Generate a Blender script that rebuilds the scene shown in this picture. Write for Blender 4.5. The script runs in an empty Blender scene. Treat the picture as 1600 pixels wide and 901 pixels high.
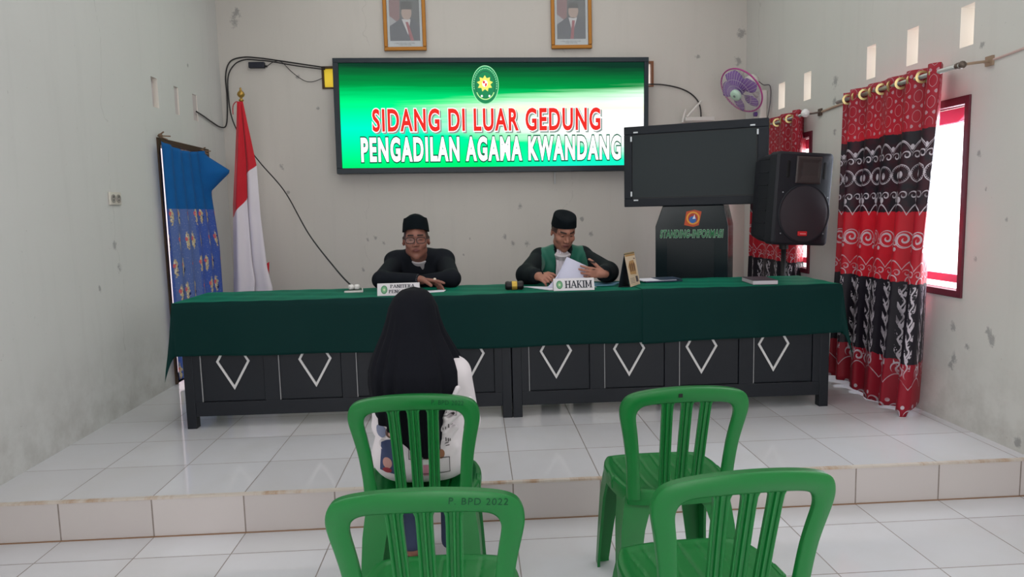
import bpy, math, random
import numpy as np
from mathutils import Vector, Matrix
from mathutils.bvhtree import BVHTree
random.seed(7)
rng = np.random.default_rng(7)
SC = bpy.context.scene
COL = SC.collection
PI = math.pi

# ------------------------------------------------------------------ camera
F_PX, YAW, PITCH, ROLL, CAM_H = 1094.59, 0.0526, -0.1095, -0.0241, 1.3978
def cam_axes():
    cy, sy, cp, sp = math.cos(YAW), math.sin(YAW), math.cos(PITCH), math.sin(PITCH)
    f = Vector((sy*cp, cy*cp, sp)); r = Vector((cy, -sy, 0)); u = r.cross(f)
    cr, sr = math.cos(ROLL), math.sin(ROLL)
    return r*cr + u*sr, u*cr - r*sr, f
_r, _u, _f = cam_axes()
cd = bpy.data.cameras.new('camera')
cd.sensor_width = 36.0; cd.lens = 36.0*F_PX/1600.0; cd.clip_start = 0.02
cam = bpy.data.objects.new('camera', cd); COL.objects.link(cam)
cam.matrix_world = Matrix(((_r.x, _u.x, -_f.x, 0), (_r.y, _u.y, -_f.y, 0), (_r.z, _u.z, -_f.z, CAM_H), (0, 0, 0, 1)))
SC.camera = cam

# ------------------------------------------------------------------ light + view
SC.view_settings.view_transform = 'Standard'
SC.view_settings.look = 'None'
SC.view_settings.gamma = 1.0
SC.view_settings.use_curve_mapping = False
SC.view_settings.exposure = 0.0
SC.cycles.use_denoising = True
SC.cycles.max_bounces = 10
SC.cycles.diffuse_bounces = 5
SC.cycles.sample_clamp_indirect = 6.0
SC.cycles.caustics_reflective = False
SC.cycles.caustics_refractive = False
w = bpy.data.worlds.new('world'); SC.world = w; w.use_nodes = True
bg = w.node_tree.nodes['Background']
bg.inputs[0].default_value = (1.0, 0.97, 0.96, 1); bg.inputs[1].default_value = 3.0

def area(name, loc, target, sx, sy, power, color=(1, 1, 1)):
    l = bpy.data.lights.new(name, 'AREA'); l.shape = 'RECTANGLE'; l.size = sx; l.size_y = sy
    l.energy = power; l.color = color
    o = bpy.data.objects.new(name, l); COL.objects.link(o); o.location = loc
    d = Vector(target) - Vector(loc); o.rotation_euler = d.to_track_quat('-Z', 'Y').to_euler()
    return o
# daylight through the open double door and the windows of the rear half of the hall
area('rear_door_daylight', (0.2, -2.45, 1.7), (0.2, 4, 1.6), 3.2, 2.6, 11, (1.0, 0.99, 0.98))
area('rear_right_window_daylight', (2.5, 0.7, 2.1), (-0.6, 3.4, 0.4), 2.6, 1.3, 34, (0.94, 0.97, 1.0))
area('rear_left_window_daylight', (-2.15, 0.7, 2.1), (0.6, 3.4, 0.4), 2.6, 1.3, 34, (0.94, 0.97, 1.0))
area('near_right_window_daylight', (2.75, 4.1, 1.45), (0, 3.4, 0.2), 1.0, 0.9, 64, (0.82, 0.91, 1.0))
area('far_right_window_daylight', (2.75, 5.8, 1.45), (0, 5.8, 1.0), 0.9, 0.9, 14, (1.0, 0.90, 0.93))
area('overhead_fill', (0.2, 4.3, 3.74), (0.2, 4.3, 0), 3.6, 4.0, 46, (1.0, 0.99, 0.975))  # added overhead fill lamp for floor and tops; the ceiling has no opening

# ------------------------------------------------------------------ colour + node helpers
def lin(c):
    c = c/255.0
    return c/12.92 if c <= 0.04045 else ((c+0.055)/1.055)**2.4
def rgb(r, g, b): return (lin(r), lin(g), lin(b), 1.0)
MATS = {}
def mat(name, col, rough=0.5, metal=0.0, spec=0.35, bump=0.0, bscale=200.0, sheen=0.0, coat=0.0, emit=None, es=0.0, var=0.0, vscale=6.0):
    if name in MATS: return MATS[name]
    m = bpy.data.materials.new(name); m.use_nodes = True; MATS[name] = m
    nt = m.node_tree; p = nt.nodes['Principled BSDF']
    p.inputs['Base Color'].default_value = col; p.inputs['Roughness'].default_value = rough
    p.inputs['Metallic'].default_value = metal; p.inputs['Specular IOR Level'].default_value = spec
    if sheen: p.inputs['Sheen Weight'].default_value = sheen; p.inputs['Sheen Roughness'].default_value = 0.4
    if coat: p.inputs['Coat Weight'].default_value = coat; p.inputs['Coat Roughness'].default_value = 0.08
    if emit: p.inputs['Emission Color'].default_value = emit; p.inputs['Emission Strength'].default_value = es
    n = nt.nodes.new('ShaderNodeTexNoise'); tc = nt.nodes.new('ShaderNodeTexCoord')
    nt.links.new(tc.outputs['Object'], n.inputs['Vector'])
    if bump:
        n.inputs['Scale'].default_value = bscale
        b = nt.nodes.new('ShaderNodeBump'); b.inputs['Strength'].default_value = bump; b.inputs['Distance'].default_value = 0.002
        nt.links.new(n.outputs['Fac'], b.inputs['Height']); nt.links.new(b.outputs['Normal'], p.inputs['Normal'])
    if var:
        n2 = nt.nodes.new('ShaderNodeTexNoise'); n2.inputs['Scale'].default_value = vscale; n2.inputs['Detail'].default_value = 4
        nt.links.new(tc.outputs['Object'], n2.inputs['Vector'])
        mx = nt.nodes.new('ShaderNodeMixRGB'); mx.blend_type = 'MULTIPLY'
        mx.inputs[1].default_value = col; mx.inputs[2].default_value = (1-var*2, 1-var*2, 1-var*2, 1)
        nt.links.new(n2.outputs['Fac'], mx.inputs[0]); nt.links.new(mx.outputs[0], p.inputs['Base Color'])
    return m

class X:
    """a scalar socket with arithmetic"""
    def __init__(s, nt, v): s.nt = nt; s.v = v
    def _m(s, op, *a):
        n = s.nt.nodes.new('ShaderNodeMath'); n.operation = op
        for i, q in enumerate((s,)+a):
            q = q.v if isinstance(q, X) else q
            if isinstance(q, (int, float)): n.inputs[i].default_value = q
            else: s.nt.links.new(q, n.inputs[i])
        return X(s.nt, n.outputs[0])
    def __add__(s, o): return s._m('ADD', o)
    __radd__ = __add__
    def __sub__(s, o): return s._m('SUBTRACT', o)
    def __rsub__(s, o): return X(s.nt, float(o))._m('SUBTRACT', s)
    def __mul__(s, o): return s._m('MULTIPLY', o)
    __rmul__ = __mul__
    def __truediv__(s, o): return s._m('DIVIDE', o)
    def lt(s, o): return s._m('LESS_THAN', o)
    def gt(s, o): return s._m('GREATER_THAN', o)
    def abs(s): return s._m('ABSOLUTE')
    def sin(s): return s._m('SINE')
    def cos(s): return s._m('COSINE')
    def sqrt(s): return s._m('SQRT')
    def floor(s): return s._m('FLOOR')
    def fract(s): return s._m('FRACT')
    def max(s, o): return s._m('MAXIMUM', o)
    def min(s, o): return s._m('MINIMUM', o)
    def pow(s, o): return s._m('POWER', o)
    def atan2(s, o): return s._m('ARCTAN2', o)
    def clamp(s): return s.max(0.0).min(1.0)
    def step(s, a, b):   # smooth 0..1 between a and b
        return ((s-a)/(b-a)).clamp()
def hyp(a, b): return (a*a+b*b).sqrt()
def xyz(nt, kind='Object'):
    tc = nt.nodes.new('ShaderNodeTexCoord'); sp = nt.nodes.new('ShaderNodeSeparateXYZ')
    nt.links.new(tc.outputs[kind], sp.inputs[0])
    return tuple(X(nt, sp.outputs[i]) for i in range(3)) + (tc.outputs[kind],)
def noise(nt, vec, scale, detail=3.0, rough=0.55, mapping=None):
    n = nt.nodes.new('ShaderNodeTexNoise'); n.inputs['Scale'].default_value = scale
    n.inputs['Detail'].default_value = detail; n.inputs['Roughness'].default_value = rough
    if mapping:
        mp = nt.nodes.new('ShaderNodeMapping'); mp.inputs['Scale'].default_value = mapping
        nt.links.new(vec, mp.inputs[0]); vec = mp.outputs[0]
    nt.links.new(vec, n.inputs['Vector'])
    return X(nt, n.outputs['Fac'])
def mix(nt, f, a, b):
    n = nt.nodes.new('ShaderNodeMixRGB')
    for i, q in enumerate((f, a, b)):
        q = q.v if isinstance(q, X) else q
        if isinstance(q, (int, float, tuple)): n.inputs[i].default_value = q
        else: nt.links.new(q, n.inputs[i])
    return n.outputs[0]
def newmat(name, rough=0.5, **k):
    m = mat(name, (0.5, 0.5, 0.5, 1), rough, **k); nt = m.node_tree
    return m, nt, nt.nodes['Principled BSDF']

# ------------------------------------------------------------------ mesh builder
ORG = {}
class MB:
    def __init__(s): s.v = []; s.f = []; s.mi = []; s.uv = {}; s.cur = 0
    def add(s, vs, fs, M=None, uvs=None):
        b = len(s.v)
        for i, p in enumerate(vs):
            p = Vector(p)
            s.v.append(M @ p if M is not None else p)
            if uvs is not None: s.uv[b+i] = uvs[i]
        for f in fs: s.f.append(tuple(b+i for i in f)); s.mi.append(s.cur)
        return s
    def box(s, a, b, M=None):
        (x0, y0, z0), (x1, y1, z1) = a, b
        vs = [(x0, y0, z0), (x1, y0, z0), (x1, y1, z0), (x0, y1, z0), (x0, y0, z1), (x1, y0, z1), (x1, y1, z1), (x0, y1, z1)]
        return s.add(vs, [(0, 3, 2, 1), (4, 5, 6, 7), (0, 1, 5, 4), (1, 2, 6, 5), (2, 3, 7, 6), (3, 0, 4, 7)], M)
    def rbox(s, a, b, r, M=None):
        """box with bevelled edges (built through bmesh)"""
        import bmesh
        bm = bmesh.new()
        (x0, y0, z0), (x1, y1, z1) = a, b
        vs = [bm.verts.new(p) for p in [(x0, y0, z0), (x1, y0, z0), (x1, y1, z0), (x0, y1, z0), (x0, y0, z1), (x1, y0, z1), (x1, y1, z1), (x0, y1, z1)]]
        for f in [(0, 3, 2, 1), (4, 5, 6, 7), (0, 1, 5, 4), (1, 2, 6, 5), (2, 3, 7, 6), (3, 0, 4, 7)]: bm.faces.new([vs[i] for i in f])
        bmesh.ops.bevel(bm, geom=bm.edges[:], offset=r, segments=3, profile=0.5, affect='EDGES')
        bm.verts.index_update()
        out = s.add([v.co.copy() for v in bm.verts], [tuple(v.index for v in f.verts) for f in bm.faces], M)
        bm.free(); return out
    def tube(s, path, r, n=8, caps=True, closed=False, flat=1.0):
        P = [Vector(p) for p in path]; N = len(P)
        rs = r if isinstance(r, (list, tuple)) else [r]*N
        up = None; rings = []
        for i in range(N):
            a = P[(i-1) % N] if (closed or i > 0) else P[i]; b = P[(i+1) % N] if (closed or i < N-1) else P[i]
            t = (b-a).normalized()
            if up is None:
                up = Vector((0, 0, 1)) if abs(t.z) < 0.9 else Vector((0, 1, 0))
            side = t.cross(up).normalized(); up = side.cross(t).normalized()
            rings.append([P[i] + side*math.cos(2*PI*k/n)*rs[i] + up*math.sin(2*PI*k/n)*rs[i]*flat for k in range(n)])
        vs = [p for q in rings for p in q]; fs = []
        for i in range(N if closed else N-1):
            j = (i+1) % N
            for k in range(n): fs.append((i*n+k, i*n+(k+1) % n, j*n+(k+1) % n, j*n+k))
        if caps and not closed: fs.append(tuple(range(n-1, -1, -1))); fs.append(tuple((N-1)*n+k for k in range(n)))
        return s.add(vs, fs)
    def lathe(s, prof, n=24, M=None, sx=1.0, sy=1.0, cap=True):
        vs = []; fs = []
        for (r, z) in prof:
            for k in range(n): vs.append((r*math.cos(2*PI*k/n)*sx, r*math.sin(2*PI*k/n)*sy, z))
        for i in range(len(prof)-1):
            for k in range(n): fs.append((i*n+k, i*n+(k+1) % n, (i+1)*n+(k+1) % n, (i+1)*n+k))
        if cap: fs.append(tuple(range(n-1, -1, -1))); fs.append(tuple((len(prof)-1)*n+k for k in range(n)))
        return s.add(vs, fs, M)
    def ball(s, c, r, n=16, M=None):
        r = (r, r, r) if isinstance(r, (int, float)) else r
        h = n//2; T = Matrix.Translation(c) @ Matrix.Diagonal((*r, 1))
        if M is not None: T = M @ T
        return s.lathe([(max(1e-4, math.sin(PI*i/h)), -math.cos(PI*i/h)) for i in range(h+1)], n, T)
    def prism(s, poly, d, M=None):
        """polygon in xz extruded along y from 0 to d"""
        n = len(poly); vs = [(x, 0, z) for x, z in poly] + [(x, d, z) for x, z in poly]
        fs = [tuple(range(n)), tuple(range(2*n-1, n-1, -1))] + [(i, i+n, (i+1) % n+n, (i+1) % n) for i in range(n)]
        return s.add(vs, fs, M)
    def grid(s, fn, nu, nv, uv=None, closed=False):
        vs = []; uvs = []; fs = []
        for j in range(nv+1):
            for i in range(nu+1):
                u, v = i/nu, j/nv; vs.append(fn(u, v)); uvs.append(uv(u, v) if uv else (u, v))
        for j in range(nv):
            for i in range(nu):
                a = j*(nu+1)+i; fs.append((a, a+1, a+nu+2, a+nu+1))
        return s.add(vs, fs, None, uvs)
    def build(s, name, mats, parent=None, smooth=False, solid=0.0, bevel=0.0, sub=0, off=-1.0, angle=None):
        me = bpy.data.meshes.new(name)
        o3 = Vector(ORG.get(parent.name, (0, 0, 0))) if parent is not None else Vector((0, 0, 0))
        me.from_pydata([tuple(p-o3) for p in s.v], [], s.f)
        mats = mats if isinstance(mats, (list, tuple)) else [mats]
        for m in mats: me.materials.append(m)
        if len(mats) > 1: me.polygons.foreach_set('material_index', s.mi)
        if s.uv:
            l = me.uv_layers.new(name='UVMap')
            for lp in me.loops: l.data[lp.index].uv = s.uv.get(lp.vertex_index, (0, 0))
        if smooth: me.polygons.foreach_set('use_smooth', [True]*len(me.polygons))
        me.update()
        if angle is not None: me.set_sharp_from_angle(angle=math.radians(angle))
        return link(name, me, parent, solid, bevel, sub, off)
def link(name, me, parent=None, solid=0.0, bevel=0.0, sub=0, off=-1.0):
    o = bpy.data.objects.new(name, me); COL.objects.link(o)
    if parent is not None: o.parent = parent; ORG[o.name] = ORG.get(parent.name, (0, 0, 0))
    if solid:
        q = o.modifiers.new('solidify', 'SOLIDIFY'); q.thickness = solid; q.offset = off
    if bevel:
        q = o.modifiers.new('bevel', 'BEVEL'); q.width = bevel; q.segments = 2; q.limit_method = 'ANGLE'
    if sub:
        q = o.modifiers.new('subsurf', 'SUBSURF'); q.levels = sub; q.render_levels = sub
    return o
def tag(o, label, cat, group=None):
    o['label'] = label; o['category'] = cat
    if group: o['group'] = group
    return o
def thing(name, label, cat, loc=(0, 0, 0), rz=0.0, group=None, local=False):
    """an Empty at the base of a thing; its parts are given in world space unless local"""
    o = bpy.data.objects.new(name, None); o.empty_display_size = 0.1; COL.objects.link(o)
    o.location = loc; o.rotation_euler = (0, 0, rz)
    ORG[o.name] = (0, 0, 0) if local else tuple(loc)
    return tag(o, label, cat, group)
def struct(o): o['kind'] = 'structure'; return o
def smooth_path(pts, n=8, closed=False):
    P = [Vector(p) for p in pts]; N = len(P); out = []
    for i in range(N if closed else N-1):
        g = lambda k: P[k % N] if closed else P[min(max(k, 0), N-1)]
        p0, p1, p2, p3 = g(i-1), g(i), g(i+1), g(i+2)
        for k in range(n):
            t = k/n
            out.append(0.5*((2*p1)+(p2-p0)*t+(2*p0-5*p1+4*p2-p3)*t*t+(3*p1-p0-3*p2+p3)*t**3))
    if not closed: out.append(P[-1])
    return out
def text_mesh(body, w, h, depth=0.0, bold=0.0, shear=0.0, space=1.0, fit=None):
    """text centred on the origin in the xy plane; its plain weight is fitted to w x h, so heavier copies register with it"""
    if fit is None: fit = text_box(body, shear, space)
    V, fs = text_raw(body, depth, bold, shear, space); lo, hi = fit; c = (lo+hi)/2
    V[:, 0] = (V[:, 0]-c[0])*w/(hi[0]-lo[0]); V[:, 1] = (V[:, 1]-c[1])*h/(hi[1]-lo[1])
    return [tuple(p) for p in V], fs
def text_box(body, shear, space):
    V, _ = text_raw(body, 0.0, 0.0, shear, space); return V.min(0), V.max(0)
def text_raw(body, depth, bold, shear, space):
    cu = bpy.data.curves.new('txt', 'FONT'); cu.body = body; cu.size = 1.0; cu.align_x = 'CENTER'; cu.resolution_u = 4
    cu.offset = bold; cu.shear = shear; cu.extrude = depth; cu.space_character = space
    o = bpy.data.objects.new('txt', cu); COL.objects.link(o)
    dg = bpy.context.evaluated_depsgraph_get(); dg.update()
    me = bpy.data.meshes.new_from_object(o.evaluated_get(dg), depsgraph=dg)
    bpy.data.objects.remove(o); bpy.data.curves.remove(cu)
    V = np.array([v.co[:] for v in me.vertices]); fs = [tuple(p.vertices) for p in me.polygons]
    bpy.data.meshes.remove(me)
    return V, fs
def text_on(mb, body, cx, cz, w, h, y, depth=0.0, **k):
    """text standing in the xz plane at depth y, read from -y"""
    V, fs = text_mesh(body, w, h, depth=0.001, **k)
    zs = max(abs(p[2]) for p in V) or 1
    mb.add([(cx+p[0], y - p[2]/zs*depth/2, cz+p[1]) for p in V], fs)
SER = {
 'H': (0.92, ['v.18', 'v.74', 'h.18,.74,.5']), 'A': (0.95, ['d.1,0,.47,1', 'd.85,0,.48,1,1', 'h.25,.7,.34', 's.1,0', 's.85,0']),
 'K': (0.92, ['v.2', 'd.3,.42,.72,1', 'd.78,0,.42,.52,1', 's.72,1', 's.8,0']), 'I': (0.42, ['v.21']),
 'M': (1.15, ['v.2', 'v.95', 'd.2,1,.57,.15', 'd.95,1,.57,.15']), 'P': (0.8, ['v.22', 'b.22,.5,1']), 'N': (0.95, ['v.2', 'v.76', 'd.18,1,.78,0,1']),
 'T': (0.8, ['v.4', 'h.06,.74,.95', 'q.06,.8', 'q.74,.8']), 'E': (0.78, ['v.2', 'h.2,.68,.95', 'h.2,.58,.5', 'h.2,.68,.05', 'q.68,.83', 'q.68,.17']),
 'R': (0.88, ['v.22', 'b.22,.48,1', 'd.45,.48,.76,0,1', 's.78,0']), 'G': (0.88, ['g'])}
def serif_text(mb, body, cx, cz, w, h, y, depth):
    polys = []; x = 0.0; W, T = 0.215, 0.085
    def rect(x0, z0, x1, z1): polys.append([(x+x0, z0), (x+x1, z0), (x+x1, z1), (x+x0, z1)])
    def arc(cxx, cz_, rx, rz, a0, a1, t0, n=10):
        for i in range(n):
            a, b = a0+(a1-a0)*i/n, a0+(a1-a0)*(i+1)/n
            ta = t0*(0.55+0.45*abs(math.cos(a))); tb = t0*(0.55+0.45*abs(math.cos(b)))
            polys.append([(x+cxx+rx*math.cos(a), cz_+rz*math.sin(a)), (x+cxx+rx*math.cos(b), cz_+rz*math.sin(b)),
                          (x+cxx+(rx-tb)*math.cos(b), cz_+(rz-tb*0.7)*math.sin(b)), (x+cxx+(rx-ta)*math.cos(a), cz_+(rz-ta*0.7)*math.sin(a))])
    for ch in body:
        if ch == ' ': x += 0.5; continue
        adv, st = SER[ch]
        for q in st:
            a = [float(t) for t in q[1:].split(',')] if len(q) > 1 else []
            if q[0] == 'v':
                rect(a[0]-W/2, 0, a[0]+W/2, 1); rect(a[0]-W, 0, a[0]+W, T); rect(a[0]-W, 1-T, a[0]+W, 1)
            elif q[0] == 'h': rect(a[0], a[2]-T/2-0.01, a[1], a[2]+T/2+0.01)
            elif q[0] == 'q': rect(a[0]-0.05, a[1]-0.12, a[0]+0.05, a[1]+0.12)
            elif q[0] == 's': z0 = a[1] if a[1] == 0 else 1-T; rect(a[0]-W*0.9, z0, a[0]+W*0.9, z0+T)
            elif q[0] == 'd':
                t = W if len(a) > 4 else W*0.6
                polys.append([(x+a[0]-t/2, a[1]), (x+a[0]+t/2, a[1]), (x+a[2]+t/2, a[3]), (x+a[2]-t/2, a[3])])
            elif q[0] == 'b':
                zc = (a[1]+a[2])/2; rect(a[0], a[1]-0.02, a[0]+0.2, a[1]+T); rect(a[0], a[2]-T, a[0]+0.2, a[2])
                arc(a[0]+0.18, zc, 0.34, (a[2]-a[1])/2+0.01, -PI/2, PI/2, W)
            elif q[0] == 'g':
                arc(0.42, 0.5, 0.38, 0.51, 0.25*PI, 1.75*PI, W, 20); rect(0.62, 0.1, 0.62+W, 0.42); rect(0.45, 0.42-T, 0.85, 0.42)
        x += adv
    s = w/x
    for p in polys:
        area_ = sum(p[i][0]*p[(i+1) % 4][1]-p[(i+1) % 4][0]*p[i][1] for i in range(4))
        if area_ < 0: p = p[::-1]
        mb.prism([(cx-w/2+q[0]*s, cz-h/2+q[1]*h) for q in p], depth, Matrix.Translation((0, y-depth, 0)))

# ------------------------------------------------------------------ signed-distance bodies
class SDF:
    def __init__(s, lo, hi, res):
        s.lo = np.array(lo, float); s.res = res; s.n = np.ceil((np.array(hi)-s.lo)/res).astype(int)+1
        s.d = np.full(tuple(s.n), 0.2, np.float32)
    def _box(s, lo, hi):
        a = np.clip(np.floor((np.array(lo)-s.lo)/s.res).astype(int), 0, s.n); b = np.clip(np.ceil((np.array(hi)-s.lo)/s.res).astype(int)+1, 0, s.n)
        sl = tuple(slice(a[i], b[i]) for i in range(3))
        ax = [(s.lo[i]+np.arange(a[i], b[i])*s.res).astype(np.float32) for i in range(3)]
        return sl, ax[0][:, None, None], ax[1][None, :, None], ax[2][None, None, :]
    def _mrg(s, sl, e, k, sub=False):
        d = s.d[sl]
        if sub:
            e = -e; h = np.clip(k-np.abs(d-e), 0, None)/k; s.d[sl] = np.maximum(d, e)+h*h*k*0.25
        else:
            h = np.clip(k-np.abs(d-e), 0, None)/k; s.d[sl] = np.minimum(d, e)-h*h*k*0.25
    def cone(s, a, b, r1, r2=None, k=0.02, sub=False):
        r2 = r1 if r2 is None else r2; a = np.array(a, float); b = np.array(b, float); m = max(r1, r2)+k+0.03
        sl, x, y, z = s._box(np.minimum(a, b)-m, np.maximum(a, b)+m)
        if 0 in s.d[sl].shape: return s
        ba = b-a; L = max(float(ba@ba), 1e-9)
        t = np.clip(((x-a[0])*ba[0]+(y-a[1])*ba[1]+(z-a[2])*ba[2])/L, 0, 1)
        e = np.sqrt((x-a[0]-t*ba[0])**2+(y-a[1]-t*ba[1])**2+(z-a[2]-t*ba[2])**2)-(r1+(r2-r1)*t)
        s._mrg(sl, e, k, sub); return s
    def chain(s, pts, rs, k=0.01):
        for i in range(len(pts)-1): s.cone(pts[i], pts[i+1], rs[i], rs[i+1], k)
        return s
    def ell(s, c, r, k=0.02, M=None, sub=False):
        """ellipsoid; M is a 3x3 rotation (local -> world)"""
        c = np.array(c, float); r = np.array(r, float); m = r.max()+k+0.03
        sl, x, y, z = s._box(c-m, c+m)
        if 0 in s.d[sl].shape: return s
        x, y, z = x-c[0], y-c[1], z-c[2]
        if M is not None:
            M = np.array(M); x, y, z = (M[0, 0]*x+M[1, 0]*y+M[2, 0]*z, M[0, 1]*x+M[1, 1]*y+M[2, 1]*z, M[0, 2]*x+M[1, 2]*y+M[2, 2]*z)
        k0 = np.sqrt((x/r[0])**2+(y/r[1])**2+(z/r[2])**2); k1 = np.sqrt((x/r[0]**2)**2+(y/r[1]**2)**2+(z/r[2]**2)**2)+1e-9
        s._mrg(sl, (k0*(k0-1)/k1).astype(np.float32), k, sub); return s
    def cut(s, n, p, k=0.006):
        """keep the side of the plane through p that n points away from"""
        n = np.array(n, float)/np.linalg.norm(n); sl, x, y, z = s._box(s.lo, s.lo+s.n*s.res)
        e = -((x-p[0])*n[0]+(y-p[1])*n[1]+(z-p[2])*n[2])
        s._mrg(sl, e.astype(np.float32), k, True); return s
    def mesh(s):
        d = s.d; I = d < 0
        c = np.zeros(tuple(s.n-1), np.uint8)
        for i in (0, 1):
            for j in (0, 1):
                for k in (0, 1): c += I[i:i+s.n[0]-1, j:j+s.n[1]-1, k:k+s.n[2]-1]
        act = np.argwhere((c > 0) & (c < 8)); idx = np.full(tuple(s.n-1), -1, np.int64); idx[tuple(act.T)] = np.arange(len(act))
        P = np.zeros((len(act), 3)); cnt = np.zeros(len(act))
        for ax in range(3):
            o = [q for q in range(3) if q != ax]
            for i in (0, 1):
                for j in (0, 1):
                    a = act.copy(); a[:, o[0]] += i; a[:, o[1]] += j; b = a.copy(); b[:, ax] += 1
                    da, db = d[tuple(a.T)], d[tuple(b.T)]; m = (da < 0) != (db < 0)
                    t = np.where(m, da/np.where(m, da-db, 1), 0); q = a.astype(float); q[:, ax] += t
                    P[m] += q[m]; cnt[m] += 1
        P = s.lo+P/cnt[:, None]*s.res; F = []
        for ax in range(3):
            o = [(1, 2), (2, 0), (0, 1)][ax]
            sh = [slice(1, s.n[q]-1) for q in range(3)]; sa = list(sh); sb = list(sh)
            sa[ax] = slice(0, s.n[ax]-1); sb[ax] = slice(1, s.n[ax])
            A, B = I[tuple(sa)], I[tuple(sb)]
            base = np.array([1, 1, 1]); base[ax] = 0
            for flip, M in ((0, A & ~B), (1, ~A & B)):
                e = np.argwhere(M)+base
                if not len(e): continue
                q = []
                for di, dj in ((-1, -1), (0, -1), (0, 0), (-1, 0)):
                    g = e.copy(); g[:, o[0]] += di; g[:, o[1]] += dj; q.append(idx[tuple(g.T)])
                q = np.stack(q, 1); F.append(q[:, ::-1] if flip else q)
        return P, np.concatenate(F)
def fix_rows(P, F, it=2):
    """a light Laplacian relax"""
    E = np.concatenate([F[:, [0, 1]], F[:, [1, 2]], F[:, [2, 3]], F[:, [3, 0]]])
    for _ in range(it):
        S = np.zeros_like(P); C = np.zeros(len(P))
        for a, b in ((0, 1), (1, 0)):
            for q in range(3): S[:, q] += np.bincount(E[:, a], P[E[:, b], q], len(P))
            C += np.bincount(E[:, a], minlength=len(P))
        P = 0.5*P+0.5*S/np.maximum(C, 1)[:, None]
    return P
def sdf_obj(name, S, mats, parent, matfn=None, colfn=None, relax=1):
    P, F = S.mesh(); P = fix_rows(P, F, relax) if relax else P
    o3 = np.array(ORG.get(parent.name, (0, 0, 0)))
    me = bpy.data.meshes.new(name); me.from_pydata((P-o3).tolist(), [], F.tolist())
    mats = mats if isinstance(mats, (list, tuple)) else [mats]
    for m in mats: me.materials.append(m)
    if matfn is not None: me.polygons.foreach_set('material_index', np.asarray(matfn(P[F].mean(1)), np.int32))
    if colfn is not None:
        a = me.color_attributes.new('skin_tone', 'FLOAT_COLOR', 'POINT'); a.data.foreach_set('color', np.asarray(colfn(P), np.float32).ravel())
    me.polygons.foreach_set('use_smooth', [True]*len(me.polygons)); me.update()
    return link(name, me, parent)
# ------------------------------------------------------------------ setting
XL, XR, YB, YD, RZ, X0, T = -2.2443, 2.6014, 6.6329, 3.0646, 0.1804, -1.8558, 0.4
YR, ZC, TH = -2.6, 3.8, 0.15
def smudges(nt, vec_a, vec_b, pts, vec):
    """grey scuffs at given places on a wall (a, b are the wall's own coordinates)"""
    n = noise(nt, vec, 34.0, 4.0, 0.7); out = None
    for (a, b, r) in pts:
        d = hyp(vec_a-a, (vec_b-b)*0.8)/(r*1.25)
        m = ((1.0-d)+(n-0.5)*2.6).step(0.35, 0.75)*(1.5-d).clamp()
        out = m if out is None else out.max(m)
    return out
def plaster(name, base, a_axis, pts, low_dirt, z0, warm=None):
    m, nt, p = newmat(name, 0.85, spec=0.25)
    x, y, z, v = xyz(nt)
    a = (x, y)[a_axis]
    n1 = noise(nt, v, 1.3, 4.0); n2 = noise(nt, v, 7.0, 5.0, 0.65); n3 = noise(nt, v, 55.0, 2.0)
    streak = noise(nt, v, 1.0, 4.0, 0.6, (9.0, 9.0, 0.8))
    c = mix(nt, n1.step(0.3, 0.7)*0.5, base, tuple(q*0.93 for q in base[:3])+(1,))
    c = mix(nt, streak.step(0.55, 0.8)*0.28, c, tuple(q*0.82 for q in base[:3])+(1,))
    dirt = (1.0-(z-z0).step(0.0, 0.55))*n2.step(0.38, 0.72)*low_dirt
    c = mix(nt, dirt, c, rgb(120, 112, 100))
    fl = n3.gt(0.735)*n2.gt(0.52)
    c = mix(nt, fl*0.25, c, rgb(110, 108, 106))
    if pts:
        c = mix(nt, smudges(nt, a, z, pts, v)*0.5, c, rgb(92, 92, 96))
    # hair cracks
    wv = (a*1.0+(n1-0.5)*0.55+(n2-0.5)*0.05)
    cr = ((wv*0.55).fract()-0.5).abs().lt(0.0016)*n2.gt(0.45)
    c = mix(nt, cr*0.16, c, rgb(120, 116, 110))
    nt.links.new(c, p.inputs['Base Color'])
    b = nt.nodes.new('ShaderNodeBump'); b.inputs['Strength'].default_value = 0.25; b.inputs['Distance'].default_value = 0.004
    nt.links.new((n2*0.7+n3*0.3).v, b.inputs['Height']); nt.links.new(b.outputs['Normal'], p.inputs['Normal'])
    return m
back_pts = [(0.446, 1.444, .03), (1.027, 1.304, .028), (1.117, 1.168, .03), (0.294, 1.159, .03), (0.365, 1.097, .024), (0.499, 1.088, .03), (-0.917, 1.185, .024),
            (-0.989, 1.163, .02), (-0.038, 1.156, .014), (-0.842, 1.129, .02), (-1.049, 0.888, .02), (-1.554, 2.658, .025), (-1.386, 2.371, .02), (-1.7, 1.624, .02),
            (2.136, 2.794, .03), (-2.059, 3.223, .05), (-2.09, 3.15, .05), (-1.74, 1.858, .03), (2.55, 3.0, .05), (2.52, 2.75, .04), (2.56, 2.6, .05), (-0.1, 1.0, .012)]
M_back = plaster('plaster_back', rgb(201, 196, 190), 0, back_pts, 0.2, RZ)
M_left = plaster('plaster_left', rgb(208, 208, 206), 1, [(4.52, 1.25, .03), (4.55, 1.1, .03), (5.9, 2.62, .02), (4.3, 1.0, .02)], 0.34, RZ)
M_right = plaster('plaster_right', rgb(205, 204, 199), 1, [(3.631, .54, .035), (3.648, .50, .03), (3.648, .714, .03), (3.38, .725, .03), (3.537, .629, .025), (4.98, 2.258, .05),
                  (4.986, 2.12, .03), (4.97, 1.9, .03), (3.525, 2.179, .02), (3.155, .23, .03), (3.51, 1.634, .02), (3.36, 0.69, .03), (3.5, 1.1, .02), (3.3, 1.3, .015), (3.45, 1.45, .012)], 0.34, RZ)
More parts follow.
